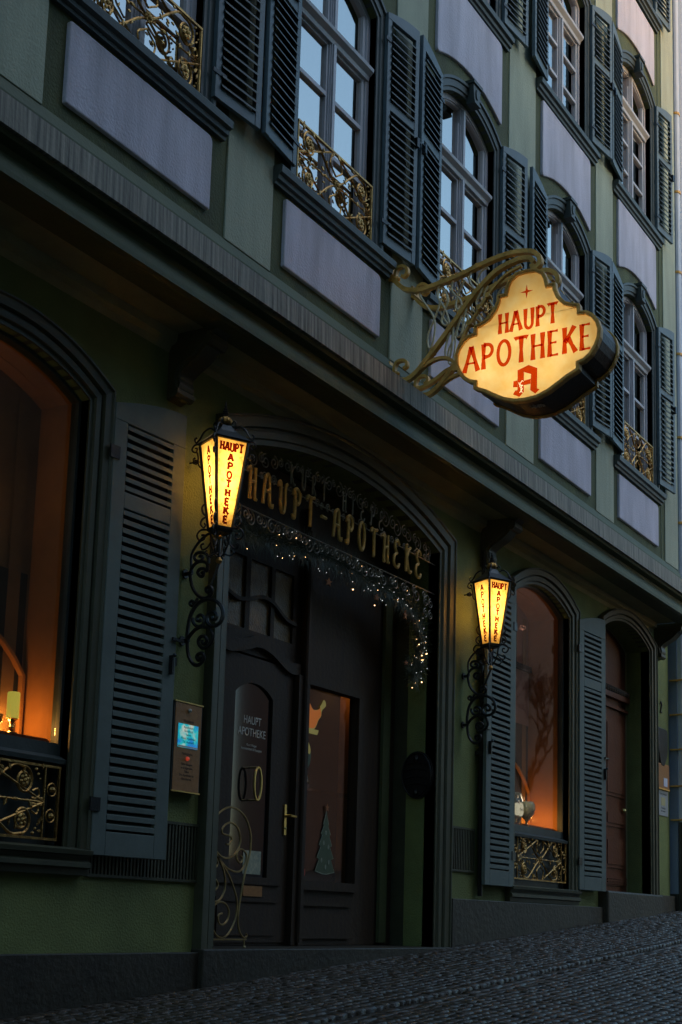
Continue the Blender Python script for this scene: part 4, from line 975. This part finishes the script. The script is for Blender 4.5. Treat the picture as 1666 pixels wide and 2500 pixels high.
for k in range(90):
    x, z = rnd.choice(GP[16:]); z += rnd.uniform(-.13, .09); x += rnd.uniform(-.05, .05); tp.ball((x-CD, rnd.uniform(-.07, .03), z-2.7), .0024, 4, 3)
tp.build('glowing_glints', 'fairy2', ga)  # sparkle on the needles put in as a faint glow of each ball
def starm(r, t=.006):
    return MB().prism([((r if i % 2 == 0 else r*.42)*math.cos(math.pi/2+i*math.pi/5), (r if i % 2 == 0 else r*.42)*math.sin(math.pi/2+i*math.pi/5)) for i in range(10)], -t, t)
for x, z, r, lb_ in ((8.83,2.53,.035,'straw star hanging lowest near the middle of the garland'),(9.58,2.57,.032,'small red-brown straw star right of the garland middle'),(10.07,2.52,.042,'largest red-brown straw star at the bend of the garland'),(10.10,2.12,.022,'tiny straw star at the lower end of the garland')):
    o = starm(r).build('straw_star', 'straw'); o.location = (x, 5.47, z); tag(o, lb_, 'star', 'straw stars on the garland'); o.rotation_euler = (0, rnd.uniform(-.2,.2), rnd.uniform(-.5,.5))

# ================================================================ SCROLL GATE at the left jamb
sg = thing('scroll_gate', 'thin wrought iron scroll gate standing open at the left jamb of the entrance', 'gate', (7.45, 5.5, -.22))
GATE={
'g1': [(7.487, 0.526), (7.506, 0.582), (7.549, 0.641), (7.617, 0.688), (7.704, 0.714), (7.795, 0.703), (7.873, 0.666), (7.927, 0.607), (7.96, 0.533), (7.96, 0.437), (7.936, 0.359), (7.904, 0.273), (7.881, 0.182), (7.856, 0.073), (7.845, -0.02), (7.855, -0.09), (7.887, -0.136), (7.93, -0.157), (7.958, -0.143), (7.949, -0.129)] ,
'g2': [(7.673, 0.463), (7.702, 0.463), (7.732, 0.49), (7.726, 0.513), (7.693, 0.521)] ,
'g2b': [(7.697, 0.523), (7.628, 0.53), (7.618, 0.558), (7.656, 0.593), (7.711, 0.61), (7.77, 0.596), (7.813, 0.561), (7.835, 0.506), (7.821, 0.448), (7.775, 0.399), (7.696, 0.37), (7.624, 0.377), (7.557, 0.415), (7.514, 0.468), (7.487, 0.526)] ,
'g3': [(7.568, 0.381), (7.626, 0.344), (7.701, 0.301), (7.8, 0.282), (7.865, 0.299), (7.904, 0.344), (7.916, 0.401), (7.889, 0.428), (7.847, 0.438), (7.815, 0.427), (7.796, 0.395), (7.807, 0.363), (7.837, 0.345), (7.861, 0.356), (7.868, 0.38), (7.842, 0.395)] ,
'g4': [(7.557, 0.415), (7.576, 0.379), (7.618, 0.344), (7.669, 0.3), (7.721, 0.251), (7.774, 0.183), (7.812, 0.119), (7.829, 0.054), (7.818, -0.021), (7.785, -0.081), (7.733, -0.137), (7.671, -0.16), (7.606, -0.142), (7.556, -0.097), (7.533, -0.043), (7.536, 0.011), (7.568, 0.053), (7.622, 0.076), (7.686, 0.069), (7.724, 0.038), (7.737, 0.006), (7.725, -0.036), (7.695, -0.064), (7.656, -0.073), (7.623, -0.056), (7.613, -0.024), (7.628, -0.005), (7.659, 0.002)] ,
'g5': [(7.576, 0.379), (7.61, 0.344), (7.654, 0.29), (7.678, 0.217), (7.675, 0.157), (7.643, 0.105), (7.598, 0.08), (7.543, 0.081), (7.503, 0.101), (7.485, 0.133), (7.481, 0.178), (7.494, 0.21), (7.532, 0.228), (7.572, 0.222), (7.595, 0.191), (7.584, 0.163), (7.553, 0.151), (7.525, 0.166)] ,
'g6': [(7.563, 0.231), (7.523, 0.248), (7.475, 0.269), (7.456, 0.309), (7.487, 0.356), (7.521, 0.371), (7.561, 0.364), (7.583, 0.333), (7.573, 0.31), (7.546, 0.297), (7.522, 0.312)] ,
'g7': [(7.543, 0.08), (7.497, 0.074), (7.475, 0.051), (7.486, 0.011), (7.516, 0.02), (7.519, 0.038)] ,
'g8': [(7.487, -0.102), (7.517, -0.095), (7.549, -0.111)] ,
}
m = MB()
for kk, pts in GATE.items(): m.tube([(x-7.45, 0, z+.22) for x, z in smooth(pts, 3)], .0075, 6)
m.tube([(-.03, 0, .05), (.50, 0, .05)], .007, 6); m.tube([(.48, 0, .05), (.48, 0, -.01)], .006, 6); m.ball((.48, 0, .0), .012, 6, 4); m.ball((.035, -.01, .74), .012, 6, 4)
m.tube([(0, 0, 0), (0, 0, .95)], .009, 6)
m.build('gate_scrolls', mat('old_gilded_iron', (.30,.22,.10), .35, .8, var=.3, vscale=12), sg)

# ================================================================ SMALL THINGS ON THE WALL
ib = thing('intercom_panel', 'narrow copper-brown night bell panel with a blue display beside the entrance', 'intercom', (6.99, YG, 1.03))
m = MB(); m.box(-.15, .145, -.055, 0, -.285, .285); m.build('panel_case', 'dark', ib, bevel=.004)
m = MB(); m.box(-.138, .133, -.0585, -.0552, -.278, .277); m.build('panel_face', 'oldbr', ib)
m = MB(); m.box(-.150, .145, -.063, -.055, .279, .287); m.box(-.150, .145, -.063, -.055, -.287, -.279); m.build('panel_trim', 'brass', ib)
MT['screen'] = mat('lit_display', (.1,.3,.4), .2, emit=(.02,.32,.42,.2)); n = MT['screen'].node_tree
no = n.nodes.new('ShaderNodeTexNoise'); no.inputs['Scale'].default_value = 13; no.inputs['Detail'].default_value = 3; cr = n.nodes.new('ShaderNodeValToRGB'); tcn = n.nodes.new('ShaderNodeNewGeometry')
n.links.new(tcn.outputs['Position'], no.inputs[0]); n.links.new(no.outputs[0], cr.inputs[0]); e = cr.color_ramp.elements
e[0].position = .36; e[0].color = (.0,.13,.42,1); e[1].position = .66; e[1].color = (.42,.44,.36,1); q = e.new(.52); q.color = (.0,.36,.36,1)
n.links.new(cr.outputs[0], n.nodes['Principled BSDF'].inputs['Emission Color'])
m = MB(); m.box(-.105, .10, -.062, -.0586, -.005, .145); m.build('display', 'screen', ib)
m = MB(); m.box(-.105, .10, -.0628, -.0622, -.004, .007); m.build('display_strip', 'white', ib)
deftext('display_text', 'Apotheken-\nNotdienst\nheute\nHaupt Apotheke\nTel. Auskunft', .022, facing_street(0, -.0625, .118), 'ink', ib, .0002)
deftext('panel_text', 'Notdienst', .026, facing_street(.0, -.0592, .158), 'ink', ib, .0002)
deftext('panel_text', 'Nachtglocke', .022, facing_street(.0, -.0592, -.048), 'ink', ib, .0002)
deftext('panel_text', 'Bitte klingeln\nin dringenden\nFällen\nDie Apotheke ist\ndienstbereit', .022, facing_street(.0, -.0592, -.115), 'ink', ib, .0002)
m = MB(); m.tube([(0,-.056,.235), (0,-.068,.235)], .013, 12); m.ball((0,-.068,.235), .010, 8, 5); m.build('key_switch', 'silver', ib)
m = MB(); m.tube([(0,-.056,-.072), (0,-.066,-.072)], .013, 12); m.ball((0,-.067,-.072), .011, 8, 5); m.build('red_button', mat('red_button', (.6,.05,.03), .25, emit=(1,.12,.06,.05)), ib)
sb = tag(MB().box(-.05, .05, -.05, 0, -.02, .03).build('shutter_stay', 'iron', loc=(6.80, YG, 1.55)), 'small iron shutter stay above the night bell panel', 'stay')
# round dark relief plaque on the right reveal of the entrance
rp = thing('relief_plaque', 'dark oval cast relief plaque on the right reveal of the entrance', 'plaque', (CD+HD, 5.56, 1.22))
m = MB(); ov = [(.15*math.cos(q), .205*math.sin(q)+(.0 if math.sin(q) > 0 else 0)) for q in [2*math.pi*i/28 for i in range(28)]]
m.prism(ov, -.03, 0, lambda a, y, z: (y, a, z)); m.prism([(a*.85, z*.85) for a, z in ov], -.042, -.03, lambda a, y, z: (y, a, z)); m.build('plaque_body', 'iron', rp)
m = MB(); m.tube([(-.045, a*.93, z*.93) for a, z in ov], .006, 6, True)
for zz_ in (.085, .03, -.035, -.095): m.tube([(-.046, a, zz_+.02*math.cos(a*14)) for a in [-.11+.022*i for i in range(11)]], .008, 5)
m.ball((-.04, 0, .14), .03, 8, 5); m.ball((-.04, 0, -.15), .03, 8, 5); m.build('plaque_relief', 'iron', rp)
# house number, relief tablet, bell plate, notice on the right pier
m = MB(); letters(m, '2', 16.57, 2.605, .14, .017, lambda u, v, n: (u, YG-.004-n, v), aspect=.75, fl=.3, t=.012)
tag(m.build('house_number', 'iron'), 'black iron house number 2 on the green pier at the far right', 'number')
m = MB(); tb = rpoly([(-.19,.20),(.19,.20),(.17,-.12),(.05,-.27),(-.08,-.26),(-.17,-.08)], [.03,.10,.06,.04,.03,.04]); m.prism(tb, -.035, 0)
rt_ = m.build('relief_tablet', 'iron', loc=(16.60, YG, 2.21), bevel=.01); tag(rt_, 'dark curved metal tablet below the house number', 'plaque')
bp_ = thing('bell_plate', 'brown bell plate with a small white name label below the dark tablet', 'doorbell', (16.63, YG, 1.82))
m = MB(); m.box(-.20, .205, -.03, 0, -.15, .15); m.build('plate', 'oldbr', bp_, bevel=.004)
m = MB(); m.box(-.02, .12, -.0335, -.031, -.125, -.02); m.build('name_label', mat('bluish_label', (.55,.60,.75), .6), bp_)
m = MB(); m.box(-.21, .21, -.036, -.0, -.17, -.151); m.build('plate_edge', 'bronze', bp_)
np_ = thing('notice_sign', 'pale enamel notice sign below the bell plate at the far right', 'sign', (16.64, YG, 1.49))
m = MB(); m.box(-.205, .195, -.012, 0, -.155, .155); m.build('sign_plate', mat('pale_enamel', (.34,.38,.40), .4, var=.1), np_, bevel=.003)
m = MB(); m.box(-.08, .08, -.0145, -.0122, -.03, .07); m.build('yellow_patch', mat('faded_yellow', (.45,.42,.22), .6), np_)
deftext('sign_text', 'Privatgrundstück', .042, facing_street(0, -.0128, .10), 'ink', np_, .0002, sx=.95)
deftext('sign_text', 'Durchgang\nfür Kunden', .036, facing_street(0, -.0128, -.07), 'ink', np_, .0002)
# conduit beside the right lantern and its clamp
cn = thing('cable_conduit', 'dark vertical conduit pipe on the wall behind the right lantern', 'pipe', (11.36, YG, 1.2))
m = MB(); m.tube([(0,-.045,-.98),(0,-.045,2.18)], .022, 8); m.build('conduit_pipe', 'iron', cn)
m = MB()
for z in (.28, 1.2): m.box(-.05, .10, -.07, 0, z, z+.03)
m.ball((.09,-.07,.27), .02, 6, 4); m.build('clamp', 'iron', cn)
# thin wire crossing the upper left corner
w_ = MB().tube([(4.6, 4.2, 4.55), (4.62, 4.22, 4.56), (4.98, 4.55, 5.02), (5.30, 4.86, 5.36), (5.62, 5.04, 5.66)], .006, 6)
tag(w_.build('overhead_wire', 'gold'), 'thin wire running to the facade in the top left corner', 'wire')

# ================================================================ IN THE SHOP WINDOWS
def turned_candle(x, z, h, lb_):
    t = thing('candlestick', lb_, 'candlestick', (x, 5.62, z))
    m = MB(); m.lathe((0,0,0), [(.035,0),(.035,.01),(.012,.02),(.018,.04),(.010,.055),(.018,.07),(.012,.075),(.030,.085),(.034,.09)], 12); m.build('turned_stem', 'brass', t)
    c_ = MB().lathe((0,0,0), [(.036,.091),(.036,.091+h),(.032,.096+h),(.006,.094+h)], 14).build('candle', 'wax', loc=(x, 5.62, z)); tag(c_, 'yellow pillar candle '+lb_.split('|')[-1] if '|' in lb_ else 'yellow pillar candle on its turned brass stick in the left window', 'candle')
turned_candle(5.72, .965, .145, 'turned brass candlestick on the board of the left shop window')
pt = thing('brass_cup', 'small brass cup at the left edge of the left shop window', 'cup', (5.60, 5.62, .965))
MB().lathe((0,0,0), [(.02,0),(.022,.01),(.01,.03),(.03,.06),(.034,.10),(.03,.10)], 12).build('cup_bowl', 'brass', pt)
def jar(x, y, z, s, lb_, written):
    t = thing('apothecary_jar', lb_, 'jar', (x, y, z), 'glazed jars in the right shop window')
    m = MB(); m.lathe((0,0,0), [(.045*s,0),(.04*s,.02*s),(.065*s,.06*s),(.078*s,.12*s),(.080*s,.22*s),(.074*s,.27*s),(.06*s,.285*s)], 18); m.build('jar_body', 'blueg', t, smooth=True)
    m = MB(); m.lathe((0,0,0), [(.066*s,.286*s),(.068*s,.30*s),(.060*s,.305*s),(.066*s,.315*s),(.066*s,.33*s),(.03*s,.345*s)], 18); m.build('jar_lid', 'ceram', t)
    m = MB(); k = 12; vs = []
    for i in range(k+1):
        a = R(-165+100*i/k); hh = .075*math.sin(math.pi*i/k)**.6; vs += [(.083*s*math.cos(a), .083*s*math.sin(a), (.155-hh)*s), (.083*s*math.cos(a), .083*s*math.sin(a), (.155+hh)*s)]
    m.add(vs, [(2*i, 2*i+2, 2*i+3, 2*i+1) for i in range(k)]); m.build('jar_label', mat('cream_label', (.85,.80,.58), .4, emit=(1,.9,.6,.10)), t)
    if written: q = deftext('jar_text', 'The.', .05*s, Matrix.Rotation(R(-27), 4, 'Z') @ facing_street(0.0, -.0865*s, .14*s), 'ink', t, .0004)
jar(12.82, 5.66, .966, .92, 'blue and cream lidded jar with written label, right of its half-hidden neighbour', True)
jar(12.63, 5.61, .966, .84, 'blue and cream jar half hidden by the shutter edge', False)
gb_ = thing('painted_goblet', 'round painted glass goblet on a short stem beside the jars', 'goblet', (13.10, 5.66, .966))
m = MB(); m.lathe((0,0,0), [(.035,0),(.03,.008),(.008,.02),(.010,.045),(.04,.075),(.072,.12),(.085,.17),(.080,.215),(.066,.245),(.062,.245)], 20); m.build('goblet_bowl', mat('milky_painted_glass', (.62,.62,.40), .15, col2=(.08,.14,.15), vscale=11), gb_, smooth=True)
fbx = thing('fir_arrangement', 'dark green fir sprigs behind the candle at the left edge of the left window', 'plant', (5.62, 5.71, .97))
fm = MB(); rr_ = random.Random(2)
for k in range(260):
    q = rr_.uniform(0, 6.28); h = rr_.uniform(.02, .30); d = Vector((math.cos(q), math.sin(q)*.3, rr_.uniform(.1, .9))).normalized(); p = Vector((rr_.uniform(-.09, .05), rr_.uniform(-.02, .02), h)); e = p+d*rr_.uniform(.03, .07); n_ = d.cross(Vector((0, 1, .2))).normalized()*.003
    fm.add([p-n_, p+n_, e], [(0, 1, 2)])
fm.build('fir_sprigs', 'pine', fbx)
# stickers on the shop glass right of the door
def sticker(name, lb_, parts, x, z):
    t = thing(name, lb_, 'sticker', (x, YD+.040, z))
    for i, (nm, P_, mt) in enumerate(parts): MB().prism(P_, -.001*(i+1)-.0008, -.001*(i+1)).build(nm, mt, t)
ck = smooth([(-.16,.09),(-.08,.08),(-.02,.03),(.06,.04),(.09,.06),(.10,.0),(.06,-.04),(.03,-.09),(-.02,-.12),(-.16,-.12)], 3)
ckb = [(a*1.06, b*1.08) for a, b in ck]
sticker('poultry_sticker', 'orange roast poultry sticker with a yellow rim, topmost on the shop glass', [('rim', ckb, 'yell'), ('roast', ck, 'oran'), ('bone', smooth([(.08,.07),(.11,.10),(.13,.13),(.16,.12),(.17,.09),(.15,.07),(.12,.05),(.10,.02)], 2), 'yell'), ('platter', rpoly([(-.16,-.125),(.07,-.125),(.05,-.165),(-.16,-.165)], .01), 'yell')], 9.27, 1.59)
sticker('pudding_sticker', 'dark round pudding sticker with a pale striped top below the roast', [('pudding', [(.10*math.cos(q), .125*math.sin(q)-.02) for q in [2*math.pi*i/20 for i in range(20)]], 'dgreen'), ('topping', smooth([(-.08,.06),(-.03,.11),(.04,.10),(.09,.03),(.07,-.01),(.0,.05)], 3, True), 'yell')], 9.14, 1.27)
sticker('gingerbread_sticker', 'brown star-shaped biscuit sticker with pale dots at the mullion', [('biscuit', [((.10 if i % 2 == 0 else .055)*math.cos(q), (.125 if i % 2 == 0 else .07)*math.sin(q)) for i, q in enumerate([math.pi/2+i*math.pi/5 for i in range(10)])], 'redwd')]+[('dot', [(.045*math.cos(a)+.012*math.cos(q), .06*math.sin(a)+.014*math.sin(q)) for q in [i*math.pi/4 for i in range(8)]], 'paper') for a in (0.3, 1.6, 2.8, 4.1, 5.4)], 9.14, .98)
tr = []
for s_ in (1, -1):
    side = [(.0,.28),(.02,.22),(.045,.17),(.03,.16),(.075,.09),(.05,.085),(.10,.0),(.07,-.01),(.13,-.10),(.09,-.11),(.15,-.21),(.03,-.23)]
    tr += [(s_*a, b) for a, b in (side if s_ > 0 else side[::-1])]
tr2 = [(a*.94, b*.955-.003) for a, b in tr]
sticker('fir_tree_sticker', 'green fir tree sticker with pale outline and baubles low on the shop glass', [('outline', tr, 'blueg'), ('tree', tr2, 'dgreen')]+[('bauble', [(bx_+.014*math.cos(q), bz_+.02*math.sin(q)) for q in [i*math.pi/4 for i in range(8)]], 'blueg') for bx_, bz_ in ((.0,.10),(-.03,.02),(.04,-.01),(-.06,-.12),(.05,-.13),(.0,-.17))]+[('star', [((.03 if i % 2 == 0 else .012)*math.cos(q), .30+(.035 if i % 2 == 0 else .015)*math.sin(q)) for i, q in enumerate([math.pi/2+i*math.pi/5 for i in range(10)])], 'straw')], 9.50, .56)
sticker('round_red_sticker', 'small round red sticker at the bottom left corner of the shop glass', [('disc', [(.05*math.cos(q), .05*math.sin(q)) for q in [i*math.pi/12 for i in range(24)]], 'redst')], 9.16, .335)
dc = thing('decanter', 'dark glass decanter on a shelf behind the shop glass', 'bottle', (9.52, 6.12, 1.03))
MB().lathe((0,0,0), [(.07,0),(.085,.02),(.085,.09),(.05,.14),(.022,.17),(.02,.30),(.026,.305)], 16).build('decanter_body', mat('green_bottle_glass', (.04,.06,.03), .08, spec=.9), dc, smooth=True)
tag(MB().box(9.05, 10.12, 6.0, 6.3, 1.0, 1.025).build('glass_shelf', 'thing'), 'thin shelf behind the shop glass carrying a decanter', 'shelf')

# ================================================================ RIGHT EDGE: downpipe and next house
dp = thing('downpipe', 'pale painted downpipe with joint collars at the right edge of the house', 'pipe', (16.36, 5.06, 0))
m = MB(); m.tube([(.0,0,3.9),(.0,0,13)], .055, 12); m.build('pipe_upper', 'pipe', dp)
m = MB(); m.tube([(.66,.20,1.28),(.66,.20,3.9)], .05, 12); m.build('pipe_lower', 'pipe', dp)
m = MB(); m.tube([(.66,.20,-.2),(.66,.20,1.28)], .056, 12); m.build('pipe_foot', 'stone', dp)
for z in (4.9, 6.0, 7.1, 8.2, 9.3, 10.4): MB().tube([(.0,0,z),(.0,0,z+.03)], .066, 12).build('collar', 'bronze', dp)
for z in (1.30, 1.72, 2.18, 2.62, 3.06): MB().tube([(.66,.20,z),(.66,.20,z+.02)], .064, 12).box(.60, .64, .14, .34, z, z+.018).build('collar', 'bronze', dp)
nb = thing('neighbouring_house', 'pale blue neighbouring house front with a dark base at the right edge', 'building', (17.0, 5.32, 0))
m = MB(); m.box(0, 14, 0, .4, .40, 14); m.box(.0, 14, -.004, 0, 3.6, 3.64); m.build('wall', 'pale', nb)
m = MB(); m.box(0, 14, -.03, .4, -1.5, .40); m.build('base', 'stone', nb)
for i in range(4):
    for z0 in (1.4, 4.9, 8.2):
        x0 = .9+i*2.6; m = MB(); m.box(x0-.12, x0+1.22, -.05, 0, z0-.1, z0); m.box(x0-.1, x0, -.04, 0, z0, z0+1.7); m.box(x0+1.1, x0+1.2, -.04, 0, z0, z0+1.7); m.box(x0-.12, x0+1.22, -.05, 0, z0+1.7, z0+1.8)
        wf = m.build('window', 'redwd' if z0 > 5 else 'case', nb); MB().box(x0, x0+1.1, -.012, -.004, z0, z0+1.7).build('pane', 'doorg', wf)

# ================================================================ STREET: wet granite setts on a rising lane
gz = lambda x: -.945+.067*x
rnd = random.Random(21); st_ = MB()
st_.sheet([(-40, -30, gz(-40)-.05), (70, -30, gz(70)-.05), (70, 7.0, gz(70)-.05), (-40, 7.0, gz(-40)-.05)])
base = st_.build('street', mat('joint_sand', (.018,.018,.017), .7, bump=.5, bscale=40), None); tag(base, 'dark joints and bed of the sloping lane', kind='structure')
sm_ = MB(); row = 0; y = 5.33
def sett(mb, x0, x1, y0, y1, tz):
    h = rnd.uniform(-.003, .004)+tz; g_ = .005; x0 += g_; x1 -= g_; y0 += g_; y1 -= g_; b = .014
    j = lambda: rnd.uniform(-.006, .006); z = lambda x: gz(x)+h
    lo = [(x0+j(),y0+j(),0),(x1+j(),y0+j(),0),(x1+j(),y1+j(),0),(x0+j(),y1+j(),0)]
    t1, t2 = rnd.uniform(-.012, .012), rnd.uniform(-.012, .012); cx_, cy_ = (x0+x1)/2, (y0+y1)/2
    vs = [(x, y_, z(x)-.055) for x, y_, _ in lo]+[(x, y_, z(x)-.008) for x, y_, _ in lo]
    for x, y_, _ in lo: xx = x+(cx_-x)*.22; yy = y_+(cy_-y_)*.22; vs.append((xx, yy, z(xx)+t1*(xx-cx_)*5+t2*(yy-cy_)*5+.002))
    vs.append((cx_, cy_, z(cx_)+.003))
    fs = [(0,1,5,4),(1,2,6,5),(2,3,7,6),(3,0,4,7),(4,5,9,8),(5,6,10,9),(6,7,11,10),(7,4,8,11),(8,9,12),(9,10,12),(10,11,12),(11,8,12)]
    mb.add(vs, fs)
while y > 1.2:
    d = rnd.uniform(.066, .084)
    gut = 3.62 < y < 3.88; tz = -.024 if gut else 0
    if 3.88 <= y < 3.97: d = .10; tz = .0
    x = 4.0+rnd.uniform(0, .1); 
    while x < 26:
        l = rnd.uniform(.065, .115) if not gut else rnd.uniform(.13, .20); 
        if x > 17 and y < 3: pass
        yy = y+.01*math.sin(x*1.7+y)
        sett(sm_, x, x+l, yy-d, yy, tz); x += l
    y -= d
MT['sett'] = mat('wet_granite_setts', (.055,.042,.024), .42, bump=.6, bscale=80, col2=(.014,.010,.006), vscale=7)
cb = sm_.build('paving_setts', 'sett', None, smooth=True); tag(cb, 'wet dark granite setts of the rising lane', kind='structure')

# ================================================================ the other side of the lane (unseen; dark houses sized for shade and reflections)
ob = thing('unseen_shade_house', 'unseen tall dark house across the lane, sized to shade the facade', 'building', (0, -4.2, 0))
MB().box(-26, 12.0, -8, 0, -3, 15.5).build('wall', mat('grey_brown_render', (.10,.09,.07), .9), ob)
o3 = thing('unseen_middle_house', 'unseen low dark house beside the tall one, sized for shade and dark reflections', 'building', (12.0, -4.6, 0))
MB().box(0, 9, -8, 0, -2, 9.5).build('wall', mat('brown_render', (.10,.085,.06), .9), o3)
o2 = thing('far_opposite_house', 'lower pink house across the lane further up', 'building', (34, -4.6, 0))
MB().box(0, 30, -8, 0, 0, 9.6).build('wall', 'pink', o2)
tr_ = thing('bare_tree', 'bare branching tree across the lane, mirrored in the shop window', 'tree', (34.0, -3.8, 1.4)); m = MB(); rnd = random.Random(9)
def limb(p, d, l, r, k):
    e = p+d*l; m.tube([p, p+d*l*.5+Vector((rnd.uniform(-.03,.03), rnd.uniform(-.03,.03), 0))*l, e], [r, r*.8, r*.62], 5)
    if k:
        for i in range(3 if k > 2 else 4):
            q = Vector((rnd.uniform(-1,1), rnd.uniform(-1,1), rnd.uniform(-.2,.7))); limb(e, (d+q*.65).normalized(), l*rnd.uniform(.62,.8), r*.6, k-1)
limb(Vector((0,0,0)), Vector((0,0,1)), 1.9, .12, 5); m.build('branches', 'black', tr_)
